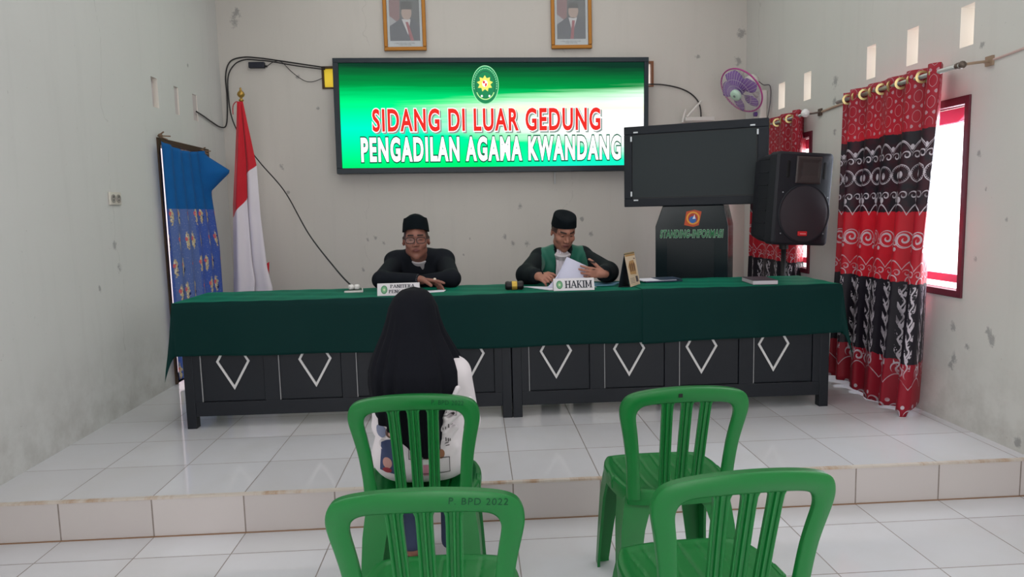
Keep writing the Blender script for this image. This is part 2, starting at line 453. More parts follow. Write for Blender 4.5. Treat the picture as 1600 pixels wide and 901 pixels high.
M_reveal = mat('reveal_paint', rgb(226, 220, 212), 0.8)
M_ceil = mat('ceiling_paint', rgb(225, 225, 222), 0.9)

def tile_mat(name, gx, gy, gz, off, cols=(rgb(204, 203, 207), rgb(213, 213, 218))):
    """white glazed tile with dirty grout; (gx,gy,gz) choose which grids are cut"""
    m, nt, p = newmat(name, 0.12, spec=0.5)
    x, y, z, v = xyz(nt)
    n = noise(nt, v, 3.0, 4.0); n2 = noise(nt, v, 26.0, 4.0, 0.7)
    g = None; idx = None
    for on, q, o in ((gx, x, off[0]), (gy, y, off[1])):
        if not on: continue
        t = (q-o)/T; d = (t.fract()-0.5).abs(); line = d.gt(0.5-0.0062*on)
        g = line if g is None else g.max(line)
        i = t.floor(); idx = i if idx is None else idx+i*7.31
    rnd = ((idx*12.9898).sin()*43758.5).fract()
    base = mix(nt, rnd, cols[0], cols[1])
    base = mix(nt, n.step(0.45, 0.75)*0.25, base, rgb(196, 192, 186))
    c = mix(nt, g*(0.6+n2*0.4), base, rgb(112, 98, 88))
    nt.links.new(c, p.inputs['Base Color'])
    nt.links.new((g*0.5+n2*0.05+0.05).v, p.inputs['Roughness'])
    b = nt.nodes.new('ShaderNodeBump'); b.inputs['Strength'].default_value = 0.3; b.inputs['Distance'].default_value = 0.002
    nt.links.new((1.0-g).v, b.inputs['Height']); nt.links.new(b.outputs['Normal'], p.inputs['Normal'])
    return m
M_floor = tile_mat('floor_tile', 1.0, 1.0, 0, (X0, 2.86, 0))
M_plat = tile_mat('platform_tile', 1.0, 1.0, 0, (X0, YD, 0))
M_riser = tile_mat('riser_tile', 1.3, 0, 0, (X0, 0, 0), (rgb(190, 182, 180), rgb(197, 189, 187)))
m, nt, p = newmat('stair_edge_grout', 0.8); M_edge = m
x, y, z, v = xyz(nt)
nt.links.new(mix(nt, noise(nt, v, 9.0, 5.0, 0.7, (1, 0.2, 0.2)).step(0.47, 0.70), rgb(196, 186, 176), rgb(164, 128, 92)), p.inputs['Base Color'])

def holed_wall(mb, axis, pos, outward, u0, u1, z0, z1, holes, th=TH):
    """a wall at x=pos (axis 0) or y=pos (axis 1), with rectangular openings and their reveals"""
    us = sorted({u0, u1, *[h[0] for h in holes], *[h[1] for h in holes]}); zs = sorted({z0, z1, *[h[2] for h in holes], *[h[3] for h in holes]})
    solid = {}
    for i in range(len(us)-1):
        for j in range(len(zs)-1):
            cu, cz = (us[i]+us[i+1])/2, (zs[j]+zs[j+1])/2
            solid[i, j] = not any(h[0] < cu < h[1] and h[2] < cz < h[3] for h in holes)
    P = lambda u, d, z: (pos+outward*d, u, z) if axis == 0 else (u, pos+outward*d, z)
    def quad(a, b, c, d): mb.add([a, b, c, d], [(0, 1, 2, 3)])
    for (i, j), s_ in solid.items():
        a, b, c, d = us[i], us[i+1], zs[j], zs[j+1]
        if s_:
            mb.cur = 0
            quad(P(a, 0, c), P(b, 0, c), P(b, 0, d), P(a, 0, d)); quad(P(a, th, c), P(a, th, d), P(b, th, d), P(b, th, c))
            for (ni, nj, e) in ((i-1, j, ((a, c), (a, d))), (i+1, j, ((b, c), (b, d))), (i, j-1, ((a, c), (b, c))), (i, j+1, ((a, d), (b, d)))):
                if not solid.get((ni, nj), False):
                    mb.cur = 1 if (ni, nj) in solid else 0
                    (ua, za), (ub, zb) = e; quad(P(ua, 0, za), P(ub, 0, zb), P(ub, th, zb), P(ua, th, za))
V_Z = (2.198, 2.408)
R_VENTS = [(3.592, 3.695), (4.048, 4.155), (4.48, 4.582), (5.345, 5.46), (5.795, 5.915)]
L_VENTS = [(5.213, 5.315), (5.596, 5.676), (5.949, 6.042)]
W1 = (3.585, 4.62, 0.877, 1.945); W2 = (5.3, 6.3, 0.86, 1.955); DOOR = (5.225, 6.2, RZ, 1.985)
BV1 = (-1.33, -1.17, 2.555, 2.735); BV2 = (1.58, 1.708, 2.53, 2.745)
b = MB(); holed_wall(b, 0, XR, 1, YR, YB+TH, 0, ZC, [W1, W2, (0.0, 1.3, 1.0, 2.1)] + [(a, c, *V_Z) for a, c in R_VENTS])
struct(b.build('wall_right', [M_right, M_reveal]))
b = MB(); holed_wall(b, 0, XL, -1, YR, YB+TH, 0, ZC, [DOOR, (0.0, 1.3, 1.0, 2.1)] + [(a, c, *V_Z) for a, c in L_VENTS])
struct(b.build('wall_left', [M_left, M_reveal]))
b = MB(); holed_wall(b, 1, YB, 1, XL-TH, XR+TH, 0, ZC, [BV1, BV2]); struct(b.build('wall_back', [M_back, M_reveal]))
b = MB(); holed_wall(b, 1, YR, -1, XL-TH, XR+TH, 0, ZC, [(-1.2, 1.6, 0.0, 2.6)]); struct(b.build('wall_rear', [M_left, M_reveal]))
struct(MB().box((XL-TH, YR-TH, ZC), (XR+TH, YB+TH, ZC+0.1)).build('ceiling', M_ceil))
struct(MB().box((XL-TH, YR-TH, -0.1), (XR+TH, YD, 0)).build('floor', M_floor))
b = MB(); b.box((XL-TH, YD, -0.1), (XR+TH, YB+TH, RZ)); struct(b.build('floor_platform', M_plat))
struct(MB().box((XL, YD-0.008, 0), (XR, YD+0.0, RZ-0.007)).build('trim_1', M_riser))
b = MB(); b.rbox((XL, YD-0.011, RZ-0.008), (XR, YD+0.012, RZ+0.0012), 0.0006); struct(b.build('trim_2', M_edge))
struct(MB().box((XL, YD-0.0135, 0.0), (XR, YD-0.008, 0.004)).build('trim_3', mat('grout_line', rgb(140, 108, 84), 0.8)))
# plastered-up vent openings of the left wall
M_fill = mat('filled_vent', rgb(206, 196, 196), 0.85, var=0.1)
for i, (a, c) in enumerate(L_VENTS):
    struct(MB().box((XL-TH-0.02, a-0.005, V_Z[0]-0.005), (XL-(0.035, 0.012, 0.006)[i], c+0.005, V_Z[1]+0.005)).build('trim_%d' % (4+i), M_fill))

# windows of the right wall
M_maroon = mat('maroon_paint', rgb(96, 34, 48), 0.5, var=0.1); M_pink = mat('sunlit_pink_paint', rgb(214, 96, 130), 0.5)  # the pink has sunlight on the sash put into its colour
M_redp = mat('red_paint', rgb(150, 32, 62), 0.5)
gm = bpy.data.materials.new('window_glass'); gm.use_nodes = True; g = gm.node_tree; g.nodes.clear()
go = g.nodes.new('ShaderNodeOutputMaterial'); ga = g.nodes.new('ShaderNodeBsdfTransparent'); gb = g.nodes.new('ShaderNodeBsdfGlossy'); gx = g.nodes.new('ShaderNodeMixShader')
gb.inputs['Roughness'].default_value = 0.02; gx.inputs[0].default_value = 0.05
g.links.new(ga.outputs[0], gx.inputs[1]); g.links.new(gb.outputs[0], gx.inputs[2]); g.links.new(gx.outputs[0], go.inputs[0])
def window(n, W, fw):
    y0, y1, z0, z1 = W
    root = struct(bpy.data.objects.new('window_%d' % n, None)); COL.objects.link(root); root.location = (XR, (y0+y1)/2, z0); ORG[root.name] = tuple(root.location)
    f = MB()
    f.box((XR-0.012, y0, z0), (XR+0.06, y0+fw, z1)); f.box((XR-0.012, y1-fw, z0), (XR+0.06, y1, z1))
    f.box((XR-0.012, y0+fw, z1-fw*1.25), (XR+0.06, y1-fw, z1)); f.box((XR-0.012, y0+fw, z0), (XR+0.06, y1-fw, z0+fw*1.1))
    f.build('window_frame', M_maroon, root, bevel=0.003)
    s = MB(); a, c, d, e = y0+fw, y1-fw, z0+fw*1.1, z1-fw*1.25
    s.box((XR+0.062, a, e-0.075), (XR+0.10, c, e)); s.box((XR+0.062, a, d+0.03), (XR+0.10, c, d+0.075))
    s.box((XR+0.062, a, d), (XR+0.09, a+0.012, e)); s.box((XR+0.062, c-0.03, d), (XR+0.10, c, e)); s.box((XR+0.07, (a+c)/2-0.02, d), (XR+0.1, (a+c)/2+0.02, e))
    s.build('sash', M_pink, root)
    k = MB(); k.box((XR+0.075, a, d+0.075), (XR+0.079, c, e-0.075)); k.build('glass_pane', gm, root)
window(1, W1, 0.035); window(2, W2, 0.035)
# small wall openings beside the big screen
root = struct(bpy.data.objects.new('window_3', None)); COL.objects.link(root); ORG['window_3'] = (0, 0, 0)
M_yel = mat('yellow_pane', rgb(232, 220, 120), 0.5)
nt = M_yel.node_tree; tr = nt.nodes.new('ShaderNodeBsdfTranslucent'); tr.inputs[0].default_value = rgb(246, 232, 120); ms = nt.nodes.new('ShaderNodeMixShader'); ms.inputs[0].default_value = 0.6
nt.links.new(nt.nodes['Principled BSDF'].outputs[0], ms.inputs[1]); nt.links.new(tr.outputs[0], ms.inputs[2]); nt.links.new(ms.outputs[0], nt.nodes['Material Output'].inputs[0])
MB().box((BV1[0], YB+0.02, BV1[2]), (BV1[1], YB+0.024, BV1[3])).build('yellow_pane', M_yel, root)
f = MB(); x0, x1, z0, z1 = BV1
f.box((x0-0.006, YB-0.012, z0-0.008), (x0+0.012, YB+0.02, z1+0.012)); f.box((x0+0.012, YB-0.012, z1-0.006), (x1, YB+0.02, z1+0.012)); f.box((x0+0.012, YB-0.012, z0-0.008), (x1, YB+0.02, z0+0.006))
f.build('window_frame', mat('dark_wood', rgb(70, 52, 36), 0.6), root)
root = struct(bpy.data.objects.new('window_4', None)); COL.objects.link(root); ORG['window_4'] = (0, 0, 0)
f = MB(); x0, x1, z0, z1 = BV2
f.box((x1-0.014, YB-0.014, z0-0.006), (x1+0.010, YB+0.03, z1+0.010)); f.box((x0, YB-0.014, z1-0.010), (x1-0.014, YB+0.03, z1+0.010)); f.box((x0, YB-0.014, z0-0.006), (x1-0.014, YB+0.03, z0+0.006))
f.build('window_frame', mat('brown_wood', rgb(136, 88, 62), 0.6), root)
MB().box((x0, YB+0.05, z0), (x1, YB+0.054, z1)).build('glass_pane', gm, root)
# door frame of the left wall
root = struct(bpy.data.objects.new('door_1', None)); COL.objects.link(root); ORG['door_1'] = (0, 0, 0)
y0, y1, z0, z1 = DOOR
f = MB(); f.box((XL-0.10, y0, z0), (XL+0.012, y0+0.035, z1)); f.box((XL-0.10, y1-0.035, z0), (XL+0.012, y1, z1)); f.box((XL-0.10, y0+0.035, z1-0.05), (XL+0.012, y1-0.035, z1))
f.build('door_frame', mat('dark_wood', rgb(70, 52, 36), 0.6), root, bevel=0.003)
# the passage beyond the doorway
b = MB(); b.box((XL-1.6, 4.2, -0.1), (XL-1.5, 10.5, 2.7)); b.box((XL-1.6, 4.2, 2.7), (XL-TH, 10.5, 2.8)); struct(b.build('wall_passage', mat('passage_paint', rgb(214, 200, 208), 0.8)))
struct(MB().box((XL-1.5, 4.2, -0.1), (XL-TH, 10.5, RZ-0.02)).build('floor_passage', mat('passage_floor', rgb(190, 186, 184), 0.4)))
# pale cable along the right wall
path = smooth_path([(XR-0.004, YR+4.5, 2.30), (XR-0.004, 3.0, 2.125), (XR-0.004, 3.5, 2.085)], 8)
o = MB().tube(path, 0.006, 6).build('thin_cable', mat('pink_cord', rgb(196, 172, 166), 0.7))
tag(o, 'thin pale pink cable running along the right wall to the near curtain rod', 'cable')

# power socket
t = thing('wall_socket', 'white double power socket on the left wall before the blue curtain', 'socket', (XL, 4.55, 1.5))
b = MB(); b.rbox((XL, 4.487, 1.497), (XL+0.012, 4.627, 1.577), 0.004); b.build('cover_plate', mat('ivory_plastic', rgb(206, 200, 190), 0.4), t, smooth=True, angle=40)
for yy in (4.525, 4.589):
    k = MB(); k.lathe([(0.026, 0), (0.026, 0.004), (0.021, 0.005), (0.019, 0.001)], 20, Matrix.Translation((XL+0.012, yy, 1.537)) @ Matrix.Rotation(PI/2, 4, 'Y'), cap=True)
    so = k.build('outlet', mat('ivory_dark', rgb(150, 146, 140), 0.5), t)
    h = MB()
    for dz in (-0.009, 0.009): h.ball((XL+0.0155, yy, 1.537+dz), 0.003, 8)
    h.build('pin_hole', mat('black_hole', rgb(20, 20, 20), 0.8), so)
# ------------------------------------------------------------------ tables with a shared green cloth
M_black = mat('black_lacquer', rgb(20, 24, 32), 0.42, bump=0.05, bscale=90, var=0.08)
M_edgew = mat('pale_edge', rgb(150, 150, 152), 0.5)  # pale line down the left edge of each desk panel
M_inlay = mat('pale_inlay', rgb(206, 204, 204), 0.55)
DESK_RZ = -0.0118; DZ = RZ; DTOP = 0.736
def make_desk(name, label, x0, x1, centers):
    t = thing(name, label, 'desk', (0.2, 4.055, DZ), DESK_RZ, 'black panelled desks under the green cloth', local=True)
    a, c = x0-0.2, x1-0.2
    b = MB(); b.rbox((a-0.015, -0.012, DTOP-0.03), (c+(0.015 if c > 1 else 0), 0.50, DTOP), 0.004); b.build('desk_top', M_black, t)
    b = MB(); b.box((a+0.005, 0.014, 0.075), (c-0.005, 0.034, DTOP-0.03)); b.box((a+0.005, 0.034, 0.075), (a+0.03, 0.48, DTOP-0.03)); b.box((c-0.03, 0.034, 0.075), (c-0.005, 0.48, DTOP-0.03))
    b.build('carcass', M_black, t)
    for xx in (a, c-0.055):
        for yy in (-0.004, 0.43):
            k = MB(); k.rbox((xx, yy, 0), (xx+0.055, yy+0.055, DTOP-0.03), 0.003); k.build('leg', M_black, t)
    w = (c-a-0.11)/4; hw = 0.044
    r = MB(); r.box((a+0.055, -0.001, 0.072), (c-0.055, 0.016, 0.155)); r.box((a+0.055, -0.001, DTOP-0.10), (c-0.055, 0.016, DTOP-0.03)); r.build('rail', M_black, t, bevel=0.002)
    for i in range(5):
        xc = a+0.055+w*i
        k = MB(); k.box((max(a+0.05, xc-hw), -0.001, 0.155), (min(c-0.05, xc+hw), 0.016, DTOP-0.10)); k.build('stile', M_black, t, bevel=0.002)
    for i in range(4):
        xl, xr = max(a+0.055, a+0.055+w*i+hw), min(c-0.055, a+0.055+w*(i+1)-hw)
        k = MB(); k.box((xl+0.002, 0.006, 0.158), (xr-0.002, 0.015, DTOP-0.102)); p = k.build('front_panel', M_black, t, bevel=0.003)
        e = MB(); e.box((xl-0.0015, -0.0025, 0.158), (xl+0.0025, 0.007, DTOP-0.102)); e.build('edge_line', M_edgew, p)
        cx = centers[i]-0.2; q = MB(); zc = 0.393; hx, hz, th = 0.096, 0.168, 0.0125
        pts = [(cx-hx, zc), (cx, zc-hz), (cx+hx, zc), (cx, zc+hz)]
        s = (hx-th*1.15)/hx
        for j in range(4):
            (ax, az), (bx, bz) = pts[j], pts[(j+1) % 4]
            q.prism([(ax, az), (bx, bz), (cx+(bx-cx)*s, zc+(bz-zc)*s), (cx+(ax-cx)*s, zc+(az-zc)*s)], 0.006, Matrix.Translation((0, 0.0005, 0)))
        q.build('diamond_inlay', M_inlay, p)
    return t
make_desk('panelled_desk', 'black panelled desk with pale diamonds, the one behind the seated woman', -1.70, 0.198, (-1.416, -0.945, -0.49, -0.052))
make_desk('panelled_desk', 'black panelled desk with pale diamonds, the one nearer the red curtain', 0.204, 2.11, (0.464, 0.90, 1.335, 1.772))

M_cloth, nt, p = newmat('green_satin', 0.6, spec=0.1)
x, y, z, v = xyz(nt); n = noise(nt, v, 420.0, 2.0); n2 = noise(nt, v, 2.2, 3.0)
nt.links.new(mix(nt, n2, rgb(4, 38, 37), rgb(6, 44, 42)), p.inputs['Base Color'])
p.inputs['Sheen Weight'].default_value = 0.6; p.inputs['Sheen Roughness'].default_value = 0.35; p.inputs['Sheen Tint'].default_value = rgb(10, 176, 134)
b_ = nt.nodes.new('ShaderNodeBump'); b_.inputs['Strength'].default_value = 0.08; b_.inputs['Distance'].default_value = 0.001
nt.links.new(n.v, b_.inputs['Height']); nt.links.new(b_.outputs['Normal'], p.inputs['Normal'])
CZ = 0.9235
def cloth(name, label, x0, x1, dropl, dropr, dropf, lift, hem):
    """a cloth lying on the desks (y 4.03..4.57) with a front drop and end drops; corners hang lower"""
    yf, yb = 4.030, 4.575; nx, ny = 150, 64
    L = dropl+(x1-x0)+dropr; D = dropf+(yb-yf)+0.05
    ss = sorted(set([i/nx for i in range(nx+1)]+[dropl/L, (dropl+x1-x0)/L]))
    ts = sorted(set([i/ny for i in range(ny+1)]+[dropf/D, (dropf+yb-yf)/D]))
    vs = []
    for tt in ts:
        for s in ss:
            a = s*L-dropl; d = tt*D-dropf   # a: along x from x0; d: from the front edge backwards
            ox = -min(a, 0) if a < 0 else max(a-(x1-x0), 0); sg = -1 if a < 0 else 1
            f = hem(x0+a) if callable(hem) else 1.0
            oy = -min(d, 0)*f; ob = max(d-(yb-yf), 0)
            X_ = x0+min(max(a, 0), x1-x0); Y_ = yf+min(max(d, 0), yb-yf)
            rad = math.hypot(ox, oy); Z = CZ+lift - rad - ob
            fo = math.sin(X_*9.0)*0.5+math.sin(X_*23+1.3)*0.3
            k = oy/0.33
            Y_ -= (0.010+0.010*fo*k)*min(1, oy/0.02) + 0.02*k*(ox/0.3 if ox else 0) + lift
            if ox:
                X_ += sg*(0.010+0.10*ox+0.05*math.sin(Y_*21)*ox+0.02*k*ox)
                Y_ -= 0.04*k*ox/0.3
                Z += 0.05*min(ox, 0.3)*math.sin(Y_*17)
            if oy == 0 and ox == 0 and ob == 0: Z += 0.0012*math.sin(X_*7+Y_*31)+0.001*math.sin(X_*31-Y_*9)
            if ob: Y_ += 0.004
            vs.append(Vector((X_, Y_ - (X_-0.2)*0.0118, Z)))
    nu = len(ss); fs = [(j*nu+i, j*nu+i+1, (j+1)*nu+i+1, (j+1)*nu+i) for j in range(len(ts)-1) for i in range(nu-1)]
    b = MB(); b.add(vs, fs); o = b.build(name, M_cloth, None, smooth=True, solid=0.0018, off=1.0)
    return tag(o, label, 'tablecloth', 'green cloths on the black desks')
cloth('tablecloth', 'long dark green tablecloth hanging over the desk front beneath both nameplates', -1.715, 0.975, 0.30, 0.0, 0.33, 0.0, lambda X_: 0.938+0.018*math.sin(X_*1.6+2.2)+0.006*math.sin(X_*9))
cloth('tablecloth', 'shorter dark green tablecloth on the desk end beside the red curtain', 0.968, 2.15, 0.0, 0.30, 0.33, 0.003, lambda X_: 0.968-0.075*max(0, X_-0.97)+0.006*math.sin(X_*8))

# ------------------------------------------------------------------ big LED screen
t = thing('led_screen', 'wide lit green screen with red and white lettering on the back wall', 'screen', (0.2105, 6.5, 2.27), 0, local=True)
t.rotation_euler = (0, 0.0095, 0)
W, H = 2.855, 1.02; bz = 0.05
M_bezel = mat('screen_bezel', rgb(36, 46, 54), 0.4)
b = MB()
b.rbox((-W/2, 0.0, H/2-0.042), (W/2, 0.11, H/2), 0.004); b.rbox((-W/2, 0.0, -H/2), (W/2, 0.11, -H/2+0.05), 0.004)
b.rbox((-W/2, 0.0, -H/2+0.05), (-W/2+bz, 0.11, H/2-0.042), 0.004); b.rbox((W/2-bz*0.8, 0.0, -H/2+0.05), (W/2, 0.11, H/2-0.042), 0.004)
b.box((-W/2+0.02, 0.05, -H/2+0.02), (W/2-0.02, 0.10, H/2-0.02)); b.build('bezel', M_bezel, t)
for q0, q1 in [((xx-0.04, 0.10, -0.3), (xx+0.04, 0.134, 0.3)) for xx in (-1.0, 0.0, 1.0)]+[((0.56, 0.09, -0.62), (0.575, 0.1, -0.46))]:
    b = MB(); b.box(q0, q1); b.build('mounting_bracket', mat('grey_steel', rgb(160, 160, 160), 0.5, 0.4), t)
m = bpy.data.materials.new('led_picture'); m.use_nodes = True; nt = m.node_tree; nt.nodes.clear()
out = nt.nodes.new('ShaderNodeOutputMaterial'); em = nt.nodes.new('ShaderNodeEmission'); nt.links.new(em.outputs[0], out.inputs[0])
U, V, _, vv = xyz(nt, 'UV')
dn = 1.0-V; ns = noise(nt, vv, 2.0, 3.0, 0.6, (1.5, 14.0, 1))
top = (dn-0.05*U+(ns-0.5)*0.10)
c = mix(nt, top.step(0.0, 0.24), rgb(16, 52, 38), rgb(0, 148, 66))
c = mix(nt, top.step(0.20, 0.42), c, rgb(0, 252, 138))
c = mix(nt, (dn.step(0.42, 0.62)*(1.0-U.step(0.2, 0.6))), c, rgb(0, 255, 190))
low = dn.step(0.62, 0.98)
c = mix(nt, low*(1.0-U.step(0.5, 1.0)*0.5), c, rgb(0, 226, 110))
c = mix(nt, low*U.step(0.45, 0.75), c, rgb(20, 232, 190))
ctr = 0.50+0.04*U; wd = 0.10+0.24*U
wh = (1.0-((dn-ctr+(ns-0.5)*0.12).abs()/wd)).step(0.0, 0.45)*(U+(ns-0.5)*0.25).step(0.18, 0.55)
c = mix(nt, wh, c, rgb(214, 255, 220))
wh2 = (1.0-((dn-0.60+(ns-0.5)*0.1).abs()/(0.02+0.36*U.step(0.5, 1.0)))).step(0.0, 0.6)*(U+(ns-0.5)*0.15).step(0.55, 0.9)
c = mix(nt, wh2, c, (1.0, 1.0, 1.0, 1.0))
yel = (1.0-(dn-0.44).abs()/0.06).clamp()*U.step(0.3, 0.55)
c = mix(nt, yel*0.6, c, rgb(255, 255, 200))
nt.links.new(c, em.inputs[0]); em.inputs[1].default_value = 1.25
pw, ph = W/2-bz, 0
b = MB(); b.grid(lambda u, v: (-W/2+bz+u*(W-bz*1.8), 0.022, -H/2+0.05+v*(H-0.092)), 1, 1); pan = b.build('display_panel', m, t)
def emat(name, col, s=1.0):
    m = mat(name, (0, 0, 0, 1), 0.6, emit=col, es=s); return m
E_red, E_white, E_dk, E_gry, E_grn, E_yel = emat('lit_red', rgb(232, 48, 42), 1.1), emat('lit_white', (1, 1, 1, 1), 1.3), emat('lit_dark_green', rgb(20, 96, 70), 1.0), emat('lit_grey', rgb(150, 165, 160), 0.9), emat('lit_green', rgb(10, 140, 84), 1.0), emat('lit_yellow', rgb(250, 240, 110), 1.1)
def letters(name, body, cx, cz, w, h, y, m, bold, **k):
    b = MB(); text_on(b, body, cx, cz, w, h, y, 0.0, bold=bold, **k); return b.build(name, m, pan)
L1 = 'SIDANG DI LUAR GEDUNG'; L2 = 'PENGADILAN AGAMA KWANDANG'
letters('letter_shadow', L1, -0.043, -0.048, 2.07, 0.19, 0.0205, E_gry, 0.062, space=1.16)
letters('letter_outline', L1, -0.055, -0.036, 2.07, 0.19, 0.0195, E_white, 0.060, space=1.16)
letters('lettering', L1, -0.055, -0.036, 2.07, 0.19, 0.0185, E_red, 0.030, space=1.16)
letters('letter_outline', L2, -0.015, -0.297, 2.37, 0.20, 0.0195, E_dk, 0.084, space=1.20)
letters('lettering', L2, -0.015, -0.297, 2.37, 0.20, 0.0185, E_white, 0.042, space=1.20)
ex, ez, rx, rz_ = -0.068, 0.272, 0.122, 0.172
def disc(name, m, ax, az, y, n=40, hole=0.0, a0=0, a1=2*PI, par=None, cx=ex, cz=ez):
    b = MB()
    if hole:
        vs = []; fs = []
        for i in range(n+1):
            a = a0+(a1-a0)*i/n; vs += [(cx+ax*math.cos(a), y, cz+az*math.sin(a)), (cx+ax*hole*math.cos(a), y, cz+az*hole*math.sin(a))]
        fs = [(2*i, 2*i+1, 2*i+3, 2*i+2) for i in range(n)]
    else: vs = [(cx+ax*math.cos(2*PI*i/n), y, cz+az*math.sin(2*PI*i/n)) for i in range(n)]; fs = [tuple(range(n))]
    b.add(vs, fs); return b.build(name, m, par or pan)
disc('emblem_disc', E_grn, rx, rz_, 0.0195); disc('emblem_border', emat('lit_pale', rgb(170, 250, 190), 1.0), rx, rz_, 0.0190, 48, 0.955)
disc('emblem_border', E_dk, rx*0.74, rz_*0.72, 0.0190, 40, 0.95)
b = MB()
for i in range(26):
    a = PI*1.07-PI*1.14*i/25; b.box((ex+rx*0.85*math.cos(a)-0.0035, 0.0186, ez+rz_*0.85*math.sin(a)-0.005), (ex+rx*0.85*math.cos(a)+0.0035, 0.019, ez+rz_*0.85*math.sin(a)+0.005))
b.build('emblem_lettering', emat('lit_pale', rgb(170, 250, 190), 1.0), pan)
b = MB(); pts = []
for i in range(18):
    a = 2*PI*i/18+PI/2; r = 0.074 if i % 2 == 0 else 0.050; pts.append((ex-0.003+r*math.cos(a), ez+0.012+r*math.sin(a)))
b.add([(px, 0.0183, pz) for px, pz in pts], [tuple(range(18))]); b.build('emblem_star', E_yel, pan)
disc('emblem_shield', E_white, 0.025, 0.030, 0.0178, 20, cx=ex-0.003, cz=ez+0.012)
b = MB(); b.add([(ex-0.022, 0.0174, ez+0.036), (ex-0.003, 0.0174, ez+0.036), (ex-0.003, 0.0174, ez+0.014), (ex+0.016, 0.0174, ez+0.014), (ex+0.012, 0.0174, ez-0.008), (ex-0.003, 0.0174, ez-0.016), (ex-0.003, 0.0174, ez+0.01), (ex-0.022, 0.0174, ez+0.012)], [(0, 1, 2, 7), (2, 3, 4, 5)]); b.build('emblem_bars', E_red, pan)
disc('emblem_ribbon', emat('lit_cream', rgb(190, 255, 160), 1.0), 0.088, 0.105, 0.0184, 24, 0.90, PI*1.12, PI*1.88, cx=ex, cz=ez-0.028)
for dx in (-0.033, 0.036): disc('emblem_dot', E_white, 0.009, 0.010, 0.0184, 12, cx=ex+dx, cz=ez-0.098)

# ------------------------------------------------------------------ framed portraits
M_gold = mat('gilt_frame', rgb(168, 112, 44), 0.35, 0.35); M_paper = mat('photo_mount', rgb(176, 182, 186), 0.35)
def portrait(label, x0, x1, zb, cap, tie_dx, h=0.60):
    t = thing('framed_portrait', label, 'picture', ((x0+x1)/2, YB, zb), 0, 'framed portraits above the screen')
    z1 = zb+h; f = 0.034; y0, y1 = YB-0.035, YB-0.004
    b = MB()
    for a, c in (((x0, y0, zb), (x1, y1, zb+f)), ((x0, y0, z1-f), (x1, y1, z1)), ((x0, y0, zb+f), (x0+f, y1, z1-f)), ((x1-f, y0, zb+f), (x1, y1, z1-f))): b.rbox(a, c, 0.007)
    b.build('frame', M_gold, t)
    b = MB(); b.box((x0+f, YB-0.016, zb+f), (x1-f, YB-0.006, z1-f)); b.build('mount', M_paper, t)
    yy = YB-0.0165
    def flat(name, pts, col, d):
        k = MB(); k.add([(x, yy-d, z) for x, z in pts], [tuple(range(len(pts)))]); return k.build(name, mat('print_'+name+str(col), rgb(*col), 0.25), ph)
    a, c, d, e = x0+f+0.022, x1-f-0.022, zb+f+0.055, z1-f-0.02
    k = MB(); k.add([(a, yy, d), (c, yy, d), (c, yy, e), (a, yy, e)], [(0, 1, 2, 3)]); ph = k.build('photo', mat('print_back', rgb(76, 80, 84), 0.2), t)
    cx = (a+c)/2+0.02; w = c-a
    flat('flag_red', [(a, d+0.2), (a+0.09, d+0.14), (a+0.10, e), (a, e)], (122, 88, 92), 0.0004)
    flat('flag_white', [(a, d+0.12), (a+0.05, d+0.13), (a+0.09, d+0.15), (a, d+0.22)], (150, 150, 156), 0.0006)
    flat('suit', [(a, d), (c, d), (c, d+0.10), (cx+0.09, d+0.17), (cx+0.04, d+0.20), (cx-0.05, d+0.20), (cx-0.09, d+0.17), (a, d+0.13)], (62, 68, 80), 0.0009)
    flat('shirt', [(cx+tie_dx*0.3, d+0.05), (cx+0.035, d+0.19), (cx-0.045, d+0.19)], (186, 184, 186), 0.0012)
    flat('tie', [(cx+tie_dx, d+0.0), (cx+tie_dx+0.03, d+0.0), (cx+0.012, d+0.165), (cx-0.012, d+0.165)], (140, 66, 76), 0.0015)
    zc = d+0.245
    flat('face', [(cx+0.046*math.cos(q), zc+0.062*math.sin(q)) for q in [2*PI*i/20 for i in range(20)]], (160, 138, 128), 0.0012)
    flat('hair', [(cx+0.050*math.cos(q), zc+0.028+0.05*math.sin(q)) for q in [PI*i/12 for i in range(13)]] if not cap else [(cx-0.052, zc+0.03), (cx+0.052, zc+0.03), (cx+0.047, zc+0.10), (cx-0.047, zc+0.10)], (48, 50, 54), 0.0015)
    k = MB()
    for i, (l, zz) in enumerate(((0.20, 0.030), (0.12, 0.016))):
        n = int(l/0.012)
        for j in range(n):
            q = cx-0.02-l/2+j*0.012; k.box((q, yy-0.0008, zb+f+zz), (q+0.008+0.003*((j*7) % 3-1), yy-0.0002, zb+f+zz+0.008))
    k.build('caption', mat('caption_ink', rgb(120, 126, 132), 0.5), t)
    k = MB(); k.box((x0+f-0.002, YB-0.0215, zb+f-0.002), (x1-f+0.002, YB-0.0195, z1-f+0.002)); k.build('glass', gm, t)
portrait('gilt framed portrait of a man in a dark cap, nearer the flag', -0.76, -0.377, 2.872, True, 0.03)
portrait('gilt framed portrait of a bare-headed man with a red tie, nearer the fan', 0.764, 1.140, 2.872, False, -0.03)

